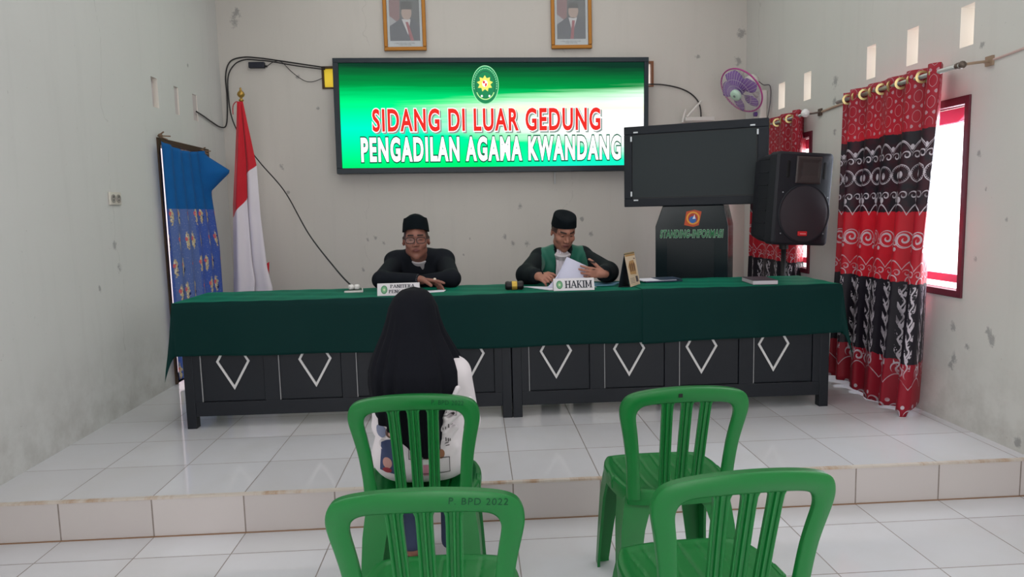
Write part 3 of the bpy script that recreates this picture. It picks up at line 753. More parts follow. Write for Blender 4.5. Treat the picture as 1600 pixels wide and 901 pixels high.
# ------------------------------------------------------------------ cables, adapter, router on the back wall
M_cab = mat('black_cable', rgb(38, 36, 38), 0.5)
def cable(name, label, pts, r=0.006, m=None):
    o = MB().tube(smooth_path(pts, 10), r, 7).build(name, m or M_cab, None, smooth=True); return tag(o, label, 'cable')
yw = YB-0.012
cable('power_cable', 'upper black cable looping from the yellow pane to the left wall', [(-1.30, yw, 2.735), (-1.55, yw, 2.775), (-1.78, yw, 2.812), (-1.88, yw, 2.826), (-2.02, yw, 2.835), (-2.14, yw, 2.80), (-2.19, yw, 2.68), (-2.19, yw, 2.50), (-2.20, yw, 2.32), (-2.215, yw-0.02, 2.225), (XL+0.012, 6.50, 2.21), (XL+0.012, 6.30, 2.23), (XL+0.012, 6.12, 2.255), (XL+0.012, 5.98, 2.27)])
cable('power_cable', 'long black cable running behind the flag down to the socket block on the desk', [(-1.30, yw-0.014, 2.715), (-1.55, yw-0.014, 2.75), (-1.78, yw-0.014, 2.792), (-1.88, yw-0.014, 2.803), (-2.0, yw-0.014, 2.81), (-2.10, yw-0.014, 2.77), (-2.165, yw-0.014, 2.66), (-2.172, yw-0.014, 2.45), (-2.15, yw-0.014, 2.28), (-2.08, yw-0.014, 2.12), (-1.90, 6.5, 1.89), (-1.62, 6.2, 1.62), (-1.25, 5.4, 1.27), (-0.95, 4.8, 1.05), (-0.80, 4.5, 0.962), (-0.742, 4.36, 0.962)], 0.0055)
cable('thin_cable', 'thin sagging dark wire between the adapter and the yellow pane', [(-1.83, yw, 2.745), (-1.76, yw, 2.79), (-1.69, yw, 2.79), (-1.60, yw, 2.70), (-1.50, yw, 2.625), (-1.42, yw, 2.612), (-1.335, yw, 2.64)], 0.003)
cable('screen_cable', 'black cable arching from the big screen down behind the kiosk', [(1.63, yw, 2.545), (1.80, yw, 2.54), (1.98, yw, 2.50), (2.10, yw, 2.43), (2.16, yw, 2.33), (2.17, yw, 2.16)])
t = thing('power_adapter', 'small black power adapter fixed to the wall above the flag', 'adapter', (-1.905, YB, 2.73))
b = MB(); b.rbox((-1.975, YB-0.045, 2.735), (-1.835, YB-0.002, 2.787), 0.006); b.build('housing', mat('black_plastic', rgb(34, 36, 48), 0.45), t)
b = MB(); b.tube([(-1.835, YB-0.02, 2.755), (-1.815, YB-0.02, 2.75)], 0.009, 8); b.build('strain_relief', M_cab, t)
M_white = mat('white_plastic', rgb(214, 210, 206), 0.4)
t = thing('wifi_router', 'white router with two tilted aerials above the kiosk', 'router', (2.12, YB, 2.215))
b = MB(); b.rbox((1.985, YB-0.13, 2.19), (2.26, YB-0.002, 2.225), 0.006); b.build('housing', M_white, t)
for p0, p1 in (((1.965, YB-0.10, 2.18), (1.995, YB-0.10, 2.30)), ((2.0, YB-0.12, 2.225), (2.135, YB-0.12, 2.37))):
    b = MB(); b.tube([p0, p1], [0.012, 0.009], 8); b.build('aerial', M_white, t)

# ------------------------------------------------------------------ kiosk
t = thing('information_kiosk', 'dark kiosk with a big tilted touch screen and green lettering, behind the desk', 'kiosk', (1.66, 5.23, RZ), -0.4387, local=True)
M_kio = mat('kiosk_black', rgb(24, 29, 37), 0.45, spec=0.25); M_kbase = mat('kiosk_gloss', rgb(20, 32, 36), 0.18)
zt, zb = 2.02-RZ, 1.41-RZ
b = MB(); hw = 0.525
b.rbox((-hw, -0.02, zt-0.062), (hw, 0.07, zt), 0.006); b.rbox((-hw, -0.02, zb), (hw, 0.07, zb+0.062), 0.006); b.rbox((-hw, -0.02, zb+0.06), (-hw+0.062, 0.07, zt-0.06), 0.006); b.rbox((hw-0.075, -0.02, zb+0.06), (hw, 0.07, zt-0.06), 0.006)
b.box((-hw+0.02, 0.03, zb+0.02), (hw-0.02, 0.065, zt-0.02)); scr = b.build('screen_housing', M_kio, t)
b = MB(); b.box((-hw+0.05, -0.010, zb+0.05), (hw-0.065, -0.004, zt-0.05)); b.build('inner_bezel', mat('kiosk_inner', rgb(16, 20, 24), 0.4), scr)
b = MB(); b.box((-hw+0.068, -0.013, zb+0.072), (hw-0.085, -0.008, zt-0.068)); b.build('display', mat('dark_display', rgb(38, 46, 49), 0.4, spec=0.22), t)
M_mk = mat('white_mark', rgb(214, 220, 224), 0.5)
for sx, sz in ((-1, 1), (1, 1), (-1, -1)):
    xx = -hw+0.058 if sx < 0 else hw-0.074; zz = zt-0.058 if sz > 0 else zb+0.062
    for q0, q1 in (((xx-0.006, -0.027, min(zz-sz*0.055, zz-sz*0.018)), (xx+0.006, -0.0195, max(zz-sz*0.055, zz-sz*0.018))), ((min(xx-sx*0.018, xx-sx*0.052), -0.027, zz-0.005+sz*0.012), (max(xx-sx*0.018, xx-sx*0.052), -0.0195, zz+0.005+sz*0.012))):
        b = MB(); b.box(q0, q1); b.build('corner_mark', M_mk, scr)
zs = 1.255-RZ
b = MB(); prof = [(-0.29, 0.0), (0.25, 0.0), (0.25, zs), (0.215, zb), (-0.235, zb), (-0.29, zs)]
b.prism(prof, 0.46, Matrix.Translation((0, 0.012, 0))); bs = b.build('cabinet', M_kbase, t, bevel=0.006)
b = MB(); b.box((-0.31, 0.0, 0), (0.27, 0.5, 0.05)); b.build('plinth', M_kio, t, bevel=0.005)
b = MB(); b.box((-0.20, 0.008, 0.25), (0.15, 0.013, zs-0.10)); b.build('front_door', mat('kiosk_door', rgb(16, 26, 30), 0.25), t)
def kt(name, m, w, h, y, bold, dz=0):
    k = MB(); text_on(k, 'STANDING-INFORMASI', -0.018, 1.197-RZ+dz, w, h, y, 0.003, bold=bold, shear=0.2, space=1.14); return k.build(name, m, t)
kt('letter_outline', mat('letter_edge', rgb(176, 206, 186), 0.5), 0.468, 0.056, 0.011, 0.060)
kt('lettering', mat('letter_green', rgb(10, 112, 62), 0.45), 0.468, 0.056, 0.008, 0.018)
cx, cz = -0.005, 1.315-RZ
def kflat(name, pts, col, y, par):
    k = MB(); k.prism([(cx+a, cz+c) for a, c in pts], 0.002, Matrix.Translation((0, y, 0))); return k.build(name, mat('crest_'+name, rgb(*col), 0.4), par)
crest = kflat('crest', [(-0.066, -0.052), (0.0, -0.066), (0.042, -0.054), (0.062, 0.048), (0.01, 0.062), (-0.05, 0.05)], (196, 76, 36), 0.010, t)
def circ(r, ox=0, oz=0, n=24): return [(ox+r*math.cos(2*PI*i/n), oz+r*math.sin(2*PI*i/n)) for i in range(n)]
kflat('ring', circ(0.049), (228, 160, 52), 0.0085, crest); kflat('field', circ(0.037), (168, 52, 40), 0.0075, crest)
kflat('sea', circ(0.026, -0.002, -0.012), (44, 100, 176), 0.0065, crest); kflat('sail', [(-0.004, -0.006), (0.018, -0.006), (0.012, 0.028)], (226, 230, 236), 0.0055, crest)

# ------------------------------------------------------------------ loudspeaker on a stand
M_spk = mat('speaker_shell', rgb(30, 31, 38), 0.6, bump=0.3, bscale=320)
M_grl = mat('speaker_grille', rgb(52, 46, 52), 0.5, bump=0.6, bscale=700)
t = thing('loudspeaker', 'large black loudspeaker with red badge, raised on a stand before the kiosk', 'speaker', (2.165, 4.56, 1.128), 0.04, local=True)
t.rotation_euler = (0.02, 0.055, 0.15)
hgt, wf, dp = 0.61, 0.415, 0.36
def ring(y, w, h, r, zc, n=6):
    out = []
    for (sx, sz, a0) in ((1, 1, 0), (-1, 1, PI/2), (-1, -1, PI), (1, -1, 1.5*PI)):
        for i in range(n+1): a = a0+PI/2*i/n; out.append((sx*(w/2-r)+r*math.cos(a), y, zc+sz*(h/2-r)+r*math.sin(a)))
    return out
secs = [(0.0, wf-0.03, hgt-0.03, 0.02), (0.012, wf, hgt, 0.028), (0.09, wf, hgt, 0.028), (0.10, wf-0.02, hgt-0.012, 0.03), (0.22, wf-0.04, hgt-0.03, 0.03), (dp-0.02, wf-0.09, hgt-0.07, 0.03), (dp, wf-0.13, hgt-0.10, 0.02)]
rings = [ring(y, w_, h_, r, hgt/2) for y, w_, h_, r in secs]; n = len(rings[0])
b = MB(); b.add([q for r in rings for q in r], [(i*n+k, i*n+(k+1) % n, (i+1)*n+(k+1) % n, (i+1)*n+k) for i in range(len(rings)-1) for k in range(n)] + [tuple(range(n-1, -1, -1)), tuple((len(rings)-1)*n+k for k in range(n))])
b.build('cabinet', M_spk, t, smooth=True, angle=35)
for i in range(7):
    zz = 0.05+i*0.085
    for s in (-1, 1):
        b = MB(); b.rbox((s*(wf/2-0.028)-0.012, 0.11, zz), (s*(wf/2-0.028)+0.012, 0.27, zz+0.006), 0.002, Matrix.Translation((s*(wf/2-0.028), 0.19, 0)) @ Matrix.Rotation(s*0.13, 4, 'Z') @ Matrix.Translation((-s*(wf/2-0.028), -0.19, 0))); b.build('side_rib', M_spk, t)
cx = 0.012; b = MB()
T0 = Matrix.Translation((cx, 0, 0.21)) @ Matrix.Rotation(PI/2, 4, 'X')
b.lathe([(0.194, -0.006), (0.196, 0.004), (0.190, 0.008), (0.182, 0.005)], 48, T0, cap=False, sx=0.97); wr = b.build('woofer_rim', M_spk, t, smooth=True)
b = MB(); b.lathe([(0.0005, 0.017), (0.06, 0.016), (0.12, 0.012), (0.165, 0.007), (0.184, 0.004)], 48, T0, cap=False, sx=0.97); b.build('woofer_grille', M_grl, t, smooth=True)
b = MB(); b.rbox((-0.034, -0.026, 0.062), (0.034, -0.012, 0.094), 0.006); bd = b.build('badge', mat('red_badge', rgb(206, 40, 46), 0.4), t)
b = MB(); b.box((-0.022, -0.0275, 0.074), (0.022, -0.0262, 0.081)); b.build('badge_bar', mat('badge_pink', rgb(232, 150, 150), 0.5), bd)
# horn: a square flare running into a small throat
def rect(y, x0, x1, z0, z1): return [(x0, y, z0), (x1, y, z0), (x1, y, z1), (x0, y, z1)]
hx0, hx1, hz0, hz1 = -0.065, 0.105, 0.415, 0.575
sec = [rect(-0.006, hx0-0.008, hx1+0.008, hz0-0.008, hz1+0.008), rect(-0.012, hx0, hx1, hz0, hz1), rect(-0.012, hx0+0.012, hx1-0.006, hz0+0.010, hz1-0.010), rect(-0.001, hx0+0.045, hx1-0.012, hz0+0.045, hz1-0.03), rect(-0.0008, hx0+0.062, hx1-0.03, hz0+0.062, hz1-0.04)]
b = MB(); b.add([q for r in sec for q in r], [(i*4+k, i*4+(k+1) % 4, (i+1)*4+(k+1) % 4, (i+1)*4+k) for i in range(4) for k in range(4)]+[(16, 17, 18, 19)]); b.build('tweeter_horn', mat('horn_plastic', rgb(66, 58, 58), 0.45), t)
for xx in (-0.125, 0.142):
    b = MB(); b.rbox((xx-0.02, -0.002, 0.43), (xx+0.02, 0.02, 0.56), 0.015); b.build('port', mat('port_black', rgb(12, 12, 14), 0.7), t)
for xx, zz in ((0.175, 0.32), (0.165, 0.08), (-0.155, 0.345), (-0.15, 0.075)):
    b = MB(); b.ball((xx, -0.004, zz), 0.005, 8); b.build('screw', mat('steel', rgb(190, 190, 196), 0.3, 0.8), t)
t = thing('speaker_stand', 'black tripod pole stand under the loudspeaker', 'stand', (2.13, 4.72, RZ))
b = MB(); b.tube([(2.13, 4.72, RZ+0.25), (2.13, 4.72, 1.118)], 0.017, 12); b.build('pole', M_cab, t, smooth=True)
b = MB(); b.lathe([(0.024, 0.66), (0.03, 0.68), (0.03, 0.74), (0.022, 0.76)], 16, Matrix.Translation((2.13, 4.72, 0))); b.build('collar', M_cab, t)
b = MB(); b.tube([(2.13, 4.72, 1.095), (2.13, 4.72, 1.128)], 0.03, 14); b.build('socket_cup', M_cab, t)
for a in (0.3, 2.5, 4.3):
    d = 0.3 if a != 4.3 else 0.12
    b = MB(); b.tube([(2.13, 4.72, 0.68), (2.13+d*math.cos(a), 4.72+d*math.sin(a), RZ+0.012)], 0.011, 8); b.build('leg', M_cab, t, smooth=True)

# ------------------------------------------------------------------ wall fan
FC = Vector((2.36, 6.12, 2.395)); fn = Vector((-0.75, -0.29, -0.58)).normalized()
t = thing('wall_fan', 'white wall fan with clear purple blades and a pink rim, on the right wall', 'fan', (XR, 6.2, 2.30))
R_ = fn.to_track_quat('Z', 'Y').to_matrix().to_4x4(); TF = Matrix.Translation(FC) @ R_
M_prp = bpy.data.materials.new('purple_clear'); M_prp.use_nodes = True; q = M_prp.node_tree.nodes['Principled BSDF']
q.inputs['Base Color'].default_value = rgb(150, 104, 190); q.inputs['Roughness'].default_value = 0.15; q.inputs['Alpha'].default_value = 0.62
M_rim = mat('pink_rim', rgb(176, 70, 140), 0.3); M_fanw = mat('fan_white', rgb(222, 218, 212), 0.35)
b = MB(); b.tube([TF @ Vector((0.212*math.cos(2*PI*i/48), 0.212*math.sin(2*PI*i/48), 0.0)) for i in range(48)], 0.007, 8, closed=True); gd = b.build('guard_rim', M_rim, t, smooth=True)
b = MB()
for i in range(40):
    a = 2*PI*i/40; b.tube([TF @ Vector((rr*math.cos(a), rr*math.sin(a), zz)) for rr, zz in ((0.055, 0.075), (0.12, 0.066), (0.18, 0.035), (0.211, 0.0))], 0.0009, 4, caps=False)
    b.tube([TF @ Vector((rr*math.cos(a), rr*math.sin(a), zz)) for rr, zz in ((0.05, -0.07), (0.12, -0.062), (0.18, -0.035), (0.211, 0.0))], 0.0009, 4, caps=False)
for rr, zz in ((0.09, 0.072), (0.14, 0.058)): b.tube([TF @ Vector((rr*math.cos(2*PI*i/40), rr*math.sin(2*PI*i/40), zz)) for i in range(40)], 0.0012, 4, closed=True)
b.build('guard', mat('guard_wire', rgb(206, 196, 206), 0.3), t)
for k in range(5):
    b = MB(); a0 = 2*PI*k/5
    def bl(u, v, a0=a0):
        r = 0.03+0.165*v; a = a0+(u-0.5)*(0.5+0.75*math.sin(PI*min(1, v*0.9+0.1)))+0.35*v
        return TF @ Vector((r*math.cos(a), r*math.sin(a), 0.012+0.035*(u-0.5)))
    b.grid(bl, 10, 10); b.build('blade', M_prp, t, smooth=True, solid=0.002)
b = MB(); b.lathe([(0.048, 0.060), (0.052, 0.072), (0.050, 0.088), (0.03, 0.094), (0.001, 0.095)], 28, TF, cap=False); cp = b.build('guard_cap', mat('mint_plastic', rgb(196, 224, 206), 0.35), t, smooth=True)
b = MB(); b.lathe([(0.012, 0.0955), (0.012, 0.0965), (0.001, 0.0965)], 16, TF, cap=False); b.build('cap_badge', mat('badge_grey', rgb(120, 130, 130), 0.4), cp)
b = MB(); b.lathe([(0.001, 0.03), (0.03, 0.03), (0.032, 0.0), (0.03, -0.02)], 20, TF, cap=False); b.build('hub', mat('purple_dark', rgb(96, 70, 140), 0.3), t)
b = MB(); b.lathe([(0.05, -0.065), (0.062, -0.08), (0.06, -0.15), (0.045, -0.185), (0.001, -0.19)], 24, TF, cap=True); b.build('motor_housing', M_fanw, t, smooth=True)
pm = TF @ Vector((0, 0, -0.13))
b = MB(); b.tube([pm, pm+Vector((0.03, 0.02, -0.08)), Vector((XR-0.05, 6.2, pm.z-0.13))], 0.02, 10); b.build('arm', M_fanw, t, smooth=True)
b = MB(); b.rbox((XR-0.07, 6.13, 2.12), (XR-0.001, 6.27, 2.40), 0.015); bp = b.build('wall_base', M_fanw, t, smooth=True, angle=40)
b = MB(); b.tube([(XR-0.07, 6.2, 2.20), (XR-0.095, 6.2, 2.20)], 0.02, 14); b.build('speed_knob', mat('purple_dark', rgb(96, 70, 140), 0.3), bp)
b = MB(); b.tube(smooth_path([(XR-0.03, 6.06, 2.15), (XR-0.012, 6.05, 2.30), (XR-0.015, 6.06, 2.42), (XR-0.05, 6.12, 2.44), (pm.x+0.05, pm.y+0.03, pm.z+0.04)], 8), 0.004, 6); b.build('power_cord', mat('grey_cord', rgb(90, 84, 90), 0.5), t)

# ------------------------------------------------------------------ red and black curtains
def scroll_curtain_mat():
    m, nt, p = newmat('batik_satin', 0.42, spec=0.4)
    U, V, _, vv = xyz(nt, 'UV')      # metres along the cloth, metres of height
    def cell(q, per, off=0.0): return ((q/per+off).fract()-0.5)*per
    def band(a, b): return V.gt(a)*V.lt(b)
    def ringm(cu, cv, r, w): return (hyp(cu, cv)-r).abs().lt(w)
    wob = noise(nt, vv, 14.0, 3.0)
    # ground colours
    edge = (noise(nt, vv, 30.0, 2.0)-0.5)*0.03
    Vq = V+edge
    blk = (Vq.gt(1.343)*Vq.lt(1.785)).max(Vq.gt(0.487)*Vq.lt(0.945))
    nz = noise(nt, vv, 60.0, 2.0)
    red = mix(nt, Vq.lt(0.5), mix(nt, Vq.gt(1.7), rgb(176, 18, 40), rgb(158, 18, 42)), rgb(150, 18, 40))
    base = mix(nt, blk, red, mix(nt, wob.step(0.4, 0.6)*Vq.gt(1.3), rgb(26, 20, 32), rgb(58, 14, 30)))
    # lattice of linked ovals
    P = 0.066; k = 2*PI/P
    f = (U*k).cos()+((U*0.5+V*0.62)*k).cos()+((U*0.5-V*0.62)*k).cos()
    lat = ((f-0.42).abs().lt(0.15)).max(f.lt(-1.34))*V.gt(1.80)
    cu = cell(U, 0.104); cu2 = cell(U, 0.104, 0.5)
    def spiral(cu_, cv, r, tw):
        rr = hyp(cu_, cv); return ((rr*tw+cv.atan2(cu_)).sin().gt(0.35))*rr.lt(r)*rr.gt(0.006)
    def scallop(z0, amp, per, w): return (V-(z0+amp*((U*(PI/per)).cos().abs()))).abs().lt(w)
    o = scallop(1.685, 0.050, 0.104, 0.0036).max(scallop(1.668, 0.060, 0.104, 0.002))
    o = o.max(spiral(cell(U, 0.052), V-1.655, 0.024, 290.0)*V.lt(1.70)); o = o.max(hyp(cu*1.4, V-1.70).lt(0.015))
    o = o.max(ringm(cu2, V-1.555, 0.050, 0.0026)).max(ringm(cu2, V-1.555, 0.043, 0.002)*((cu2.atan2(V-1.555)*24).sin().gt(0.0)))
    o = o.max(hyp(cu2*1.2, (V-1.55)*0.8).lt(0.016)*((cu2.abs()*260).sin().gt(-0.4))); o = o.max(hyp(cu, (V-1.555)*0.6).lt(0.008))
    o = o.max(spiral(cell(U, 0.052), V-1.435, 0.024, 290.0)); o = o.max(scallop(1.325, 0.060, 0.104, 0.005)); o = o.max(hyp(cu2*1.3, V-1.41).lt(0.018))
    # red band
    o = o.max(spiral(cu, V-1.185, 0.042, 210.0)).max(ringm(cu, V-1.185, 0.047, 0.0026)); o = o.max(spiral(cu2, V-1.165, 0.020, 330.0)).max(hyp(cu2, V-1.13).lt(0.012))
    o = o.max(scallop(1.015, 0.05, 0.104, 0.004)*0.8).max(spiral(cell(U, 0.052), V-0.995, 0.022, 300.0)*0.7).max(ringm(cu2, V-0.95, 0.03, 0.003)*V.gt(0.945))
    # tall plant stems on the lower black band
    st = cell(U, 0.10); ph = (V*70).sin()*0.010
    lf = ((st.abs()*150.0-V*72.0).sin().gt(0.15))*st.abs().lt(0.026)*noise(nt, vv, 22.0, 2.0).gt(0.40)
    o = o.max(lf*band(0.45, 0.93)*noise(nt, vv, 40.0, 2.0).gt(0.43)); o = o.max((st+ph).abs().lt(0.005)*band(0.40, 0.93))
    # lowest red band
    o = o.max(scallop(0.34, 0.06, 0.15, 0.0035)*0.8).max(spiral(cell(U, 0.15, 0.5), V-0.435, 0.038, 200.0)*V.lt(0.48))
    o = o.max(spiral(cell(U, 0.082), V-0.185, 0.034, 200.0)).max(hyp(cell(U, 0.082, 0.5), V-0.235).lt(0.012))
    fade = noise(nt, vv, 9.0, 2.0).step(0.25, 0.5)
    sil = (lat*0.5).max(o*0.9*fade)
    nt.links.new(mix(nt, sil, base, rgb(196, 186, 196)), p.inputs['Base Color'])
    nt.links.new((0.5-sil*0.2).v, p.inputs['Roughness'])
    tr = nt.nodes.new('ShaderNodeBsdfTranslucent'); nt.links.new(mix(nt, blk, rgb(210, 20, 40), rgb(24, 6, 12)), tr.inputs[0]); ms = nt.nodes.new('ShaderNodeMixShader')
    nt.links.new((0.13*(1.0-sil)).v, ms.inputs[0]); nt.links.new(p.outputs[0], ms.inputs[1]); nt.links.new(tr.outputs[0], ms.inputs[2]); nt.links.new(ms.outputs[0], nt.nodes['Material Output'].inputs[0])
    return m
M_batik = scroll_curtain_mat()
M_ring = mat('gold_ring', rgb(206, 186, 130), 0.25, 0.6); M_rod = mat('silver_rod', rgb(176, 176, 172), 0.3, 0.7)
def pleated_curtain(label, yn_top, yn_bot, yf_top, yf_bot, xc, z1, z0, npl, amp, ret, hem):
    t = thing('curtain', label, 'curtain', (xc, (yn_bot+yf_bot)/2, RZ), 0, 'red and black patterned curtains on the right wall')
    nu, nv = 200, 60
    def path(u, v):
        yn = yn_top+(yn_bot-yn_top)*v; yf = yf_top+(yf_bot-yf_top)*v
        z = z1+(z0+hem(u)-z1)*v
        if u < ret:   # edge turned back to the wall
            k = u/ret; return Vector((xc+0.14-(0.14)*k+0.004*math.sin(v*9), yn+(0.20-0.09*v)*(1-k)-0.012*math.sin(k*PI), z+0.03*(1-k)*v))
        k = (u-ret)/(1-ret); a = amp*(0.75+0.35*v)*(0.8+0.4*math.sin(k*7+1))
        y = yn+(yf-yn)*k; ph = 2*PI*npl*k+0.5*math.sin(v*2.5+k*5)*v
        return Vector((xc-a*math.sin(ph)-0.03*v*k*0.3, y+0.010*math.cos(ph*2)*v, z))
    L = [0.0]
    for i in range(nu): L.append(L[-1]+(path((i+1)/nu, 0.3)-path(i/nu, 0.3)).length)
    b = MB(); b.grid(path, nu, nv, uv=lambda u, v: (L[round(u*nu)], path(u, v).z))
    cl = b.build('cloth', M_batik, t, smooth=True, solid=0.0016, off=0.0)
    n = int(npl*2); R = []
    for i in range(n):
        k = (i+0.5)/n*0.98+0.01; y = yn_top+(yf_top-yn_top)*(k); p = Vector((xc, y, z1-0.048))
        sgn = 1 if i % 2 else -1
        d = Vector((0.35*sgn, 1, 0)).normalized(); q = d.to_track_quat('Z', 'Y').to_matrix().to_4x4()
        m_ = MB(); m_.lathe([(0.034, -0.004), (0.034, 0.004), (0.021, 0.004), (0.021, -0.004), (0.034, -0.004)], 24, Matrix.Translation(p) @ q, cap=False); m_.build('eyelet_ring', M_ring, t, smooth=True, angle=40)
    return t
pleated_curtain('tall red and black patterned curtain covering most of the near window', 3.585, 3.755, 4.545, 4.59, 2.43, 2.11, 0.19, 5.0, 0.034, 0.06, lambda u: 0.03*u+0.018*math.sin(u*8+1.0)-(0.05 if 0.055 < u < 0.085 else 0))
pleated_curtain('red and black patterned curtain hanging behind the loudspeaker', 5.30, 5.36, 6.22, 6.25, 2.50, 2.115, 0.24, 4.0, 0.032, 0.0001, lambda u: 0.01*math.sin(u*9))
t = thing('curtain_rod', 'silver curtain rod through the near red curtain, bracketed to the wall', 'curtain rod', (2.43, 4.1, 2.04))
b = MB(); b.tube([(2.43, 3.44, 2.063), (2.43, 4.62, 2.063)], 0.0125, 12); b.build('rod', M_rod, t, smooth=True)
b = MB(); b.ball((2.43, 3.425, 2.063), 0.019, 12); b.tube([(2.43, 3.465, 2.063), (2.43, 3.445, 2.063)], 0.016, 10); b.build('finial', mat('dark_finial', rgb(96, 84, 76), 0.4, 0.4), t, smooth=True)
b = MB(); b.tube([(2.43, 3.425, 2.063), (2.49, 3.42, 2.07), (XR-0.004, 3.46, 2.086)], 0.007, 8); b.box((XR-0.012, 3.435, 2.062), (XR, 3.485, 2.11)); b.build('bracket', mat('tan_bracket', rgb(150, 128, 108), 0.5), t)
t = thing('curtain_rod', 'curtain rod with a clear crystal finial, holding the curtain behind the loudspeaker', 'curtain rod', (2.50, 5.8, 2.06))
b = MB(); b.tube([(2.50, 5.25, 2.067), (2.50, 6.3, 2.067)], 0.0115, 12); b.build('rod', M_rod, t, smooth=True)
M_cry = mat('crystal', rgb(226, 226, 226), 0.06, spec=0.8); b = MB(); b.lathe([(0.001, -0.032), (0.018, -0.026), (0.031, -0.008), (0.031, 0.008), (0.018, 0.026), (0.001, 0.032)], 10, Matrix.Translation((2.50, 5.215, 2.075)) @ Matrix.Rotation(PI/2, 4, 'X')); b.build('finial', M_cry, t)
b = MB(); b.tube([(2.5, 5.25, 2.067), (2.55, 5.20, 2.07), (XR-0.004, 5.18, 2.075)], 0.007, 8); b.box((XR-0.012, 5.155, 2.05), (XR, 5.205, 2.10)); b.build('bracket', mat('dark_finial', rgb(96, 84, 76), 0.4, 0.4), t)
o = MB().tube(smooth_path([(XR-0.006, 4.78, 2.09), (XR-0.008, 4.95, 2.085), (XR-0.006, 5.15, 2.075)], 8), 0.008, 7).build('bamboo_stick', mat('bamboo', rgb(172, 150, 130), 0.6))
tag(o, 'thin tan stick on the right wall between the two curtain rods', 'stick')

# ------------------------------------------------------------------ blue curtain of the doorway
t = thing('door_curtain', 'blue curtain with a floral lower half across the left doorway', 'curtain', (XL+0.06, 5.65, RZ))
m, nt, p = newmat('blue_floral', 0.75); M_flor = m
U, V, _, vv = xyz(nt, 'UV')
plain = V.gt(1.475)
nb = noise(nt, vv, 26.0, 4.0, 0.7); n2 = noise(nt, vv, 9.0, 3.0); fine = noise(nt, vv, 60.0, 3.0, 0.7)
row = (V/0.19).floor(); cu = ((U/0.165+row*0.41+(row*3.7).sin()*0.15).fract()-0.5)*0.165; cv = ((V/0.19).fract()-0.5)*0.19
rr = hyp(cu*2.6+(nb-0.5)*0.22, cv*0.8+(fine-0.5)*0.12)
patch = mix(nt, (U*5.1).sin().gt(0.3), rgb(72, 102, 188), rgb(98, 122, 186))
fl = mix(nt, (noise(nt, vv, 70.0, 3.0, 0.8)).step(0.60, 0.66)*0.8, patch, rgb(186, 188, 206))
fl = mix(nt, (hyp(cu*1.6-0.012, cv+0.012).lt(0.042))*nb.gt(0.54), fl, rgb(40, 48, 104))
fl = mix(nt, rr.lt(0.052)*fine.gt(0.42), fl, rgb(214, 196, 150))
fl = mix(nt, rr.lt(0.038)*nb.gt(0.54), fl, rgb(236, 230, 214))
fl = mix(nt, hyp(cu+0.014+(fine-0.5)*0.03, cv-0.016+(nb-0.5)*0.03).lt(0.017)*fine.gt(0.42), fl, rgb(226, 108, 108))
pl = mix(nt, n2, rgb(4, 92, 164), rgb(8, 108, 182))
nt.links.new(mix(nt, plain, fl, pl), p.inputs['Base Color'])
tr = nt.nodes.new('ShaderNodeBsdfTranslucent'); nt.links.new(mix(nt, plain, fl, pl), tr.inputs[0]); ms = nt.nodes.new('ShaderNodeMixShader'); ms.inputs[0].default_value = 0.2
nt.links.new(p.outputs[0], ms.inputs[1]); nt.links.new(tr.outputs[0], ms.inputs[2]); nt.links.new(ms.outputs[0], nt.nodes['Material Output'].inputs[0])
def dc(u, v):
    z = 1.952-0.035*math.sin(PI*u)*(1-v)+(0.225-1.952)*v
    yn = 5.152+0.028*v; yf = 5.955+0.19*min(1, v*2.2)+0.03*v
    y = yn+(yf-yn)*u; a = 0.016*(1-0.4*(1-v))
    x = XL+0.05-a*math.sin(u*2*PI*5+v)-0.02*math.sin(u*PI)*0+0.015
    k = max(0, 1-abs(v-0.105)/0.085)*max(0, (u-0.82)/0.18)**1.2     # free corner folded out
    y += 0.10*k-0.02*k; x += 0.16*k; z += 0.02*k
    return Vector((x, y, z))
b = MB(); b.grid(dc, 110, 70, uv=lambda u, v: (u*1.1, dc(u, v).z)); b.build('cloth', M_flor, t, smooth=True, solid=0.0015, off=0.0)
b = MB(); b.tube(smooth_path([(XL+0.02, 5.21, 1.995), (XL+0.055, 5.35, 1.955), (XL+0.06, 5.6, 1.93), (XL+0.055, 5.85, 1.945), (XL+0.02, 6.06, 1.965)], 6), 0.004, 6); b.build('string', mat('dark_string', rgb(60, 44, 40), 0.7), t)
for yy, zz in ((5.225, 1.995), (6.0, 1.955)):
    b = MB()
    for i in range(4): b.tube([(XL+0.014, yy, zz), (XL+0.05+0.01*i, yy-0.04+0.03*i, zz+0.03*math.sin(i*2.1))], 0.005, 6)
    b.ball((XL+0.03, yy, zz), 0.017, 10); b.build('knot', mat('tan_knot', rgb(120, 96, 76), 0.7), t)

# ------------------------------------------------------------------ flag on a pole
t = thing('flag_on_pole', 'red and white flag draped on a gold tipped pole in the corner', 'flag', (-1.945, 6.2, RZ))
b = MB(); b.tube([(-1.945, 6.2, RZ+0.03), (-1.935, 6.2, 2.40)], 0.0125, 12); b.build('pole', mat('pole_wood', rgb(140, 110, 80), 0.5), t, smooth=True)
M_brass = mat('brass', rgb(176, 140, 70), 0.28, 0.8)
b = MB(); b.lathe([(0.012, 2.375), (0.02, 2.385), (0.02, 2.395), (0.010, 2.402), (0.010, 2.41), (0.024, 2.42), (0.032, 2.437), (0.026, 2.455), (0.012, 2.468), (0.007, 2.478), (0.010, 2.486), (0.001, 2.497)], 20, Matrix.Translation((-1.935, 6.2, 0))); b.build('finial', M_brass, t, smooth=True)
b = MB(); b.lathe([(0.17, RZ), (0.17, RZ+0.025), (0.05, RZ+0.05), (0.02, RZ+0.10)], 24, Matrix.Translation((-1.945, 6.2, 0))); b.build('foot', M_cab, t, smooth=True, angle=40)
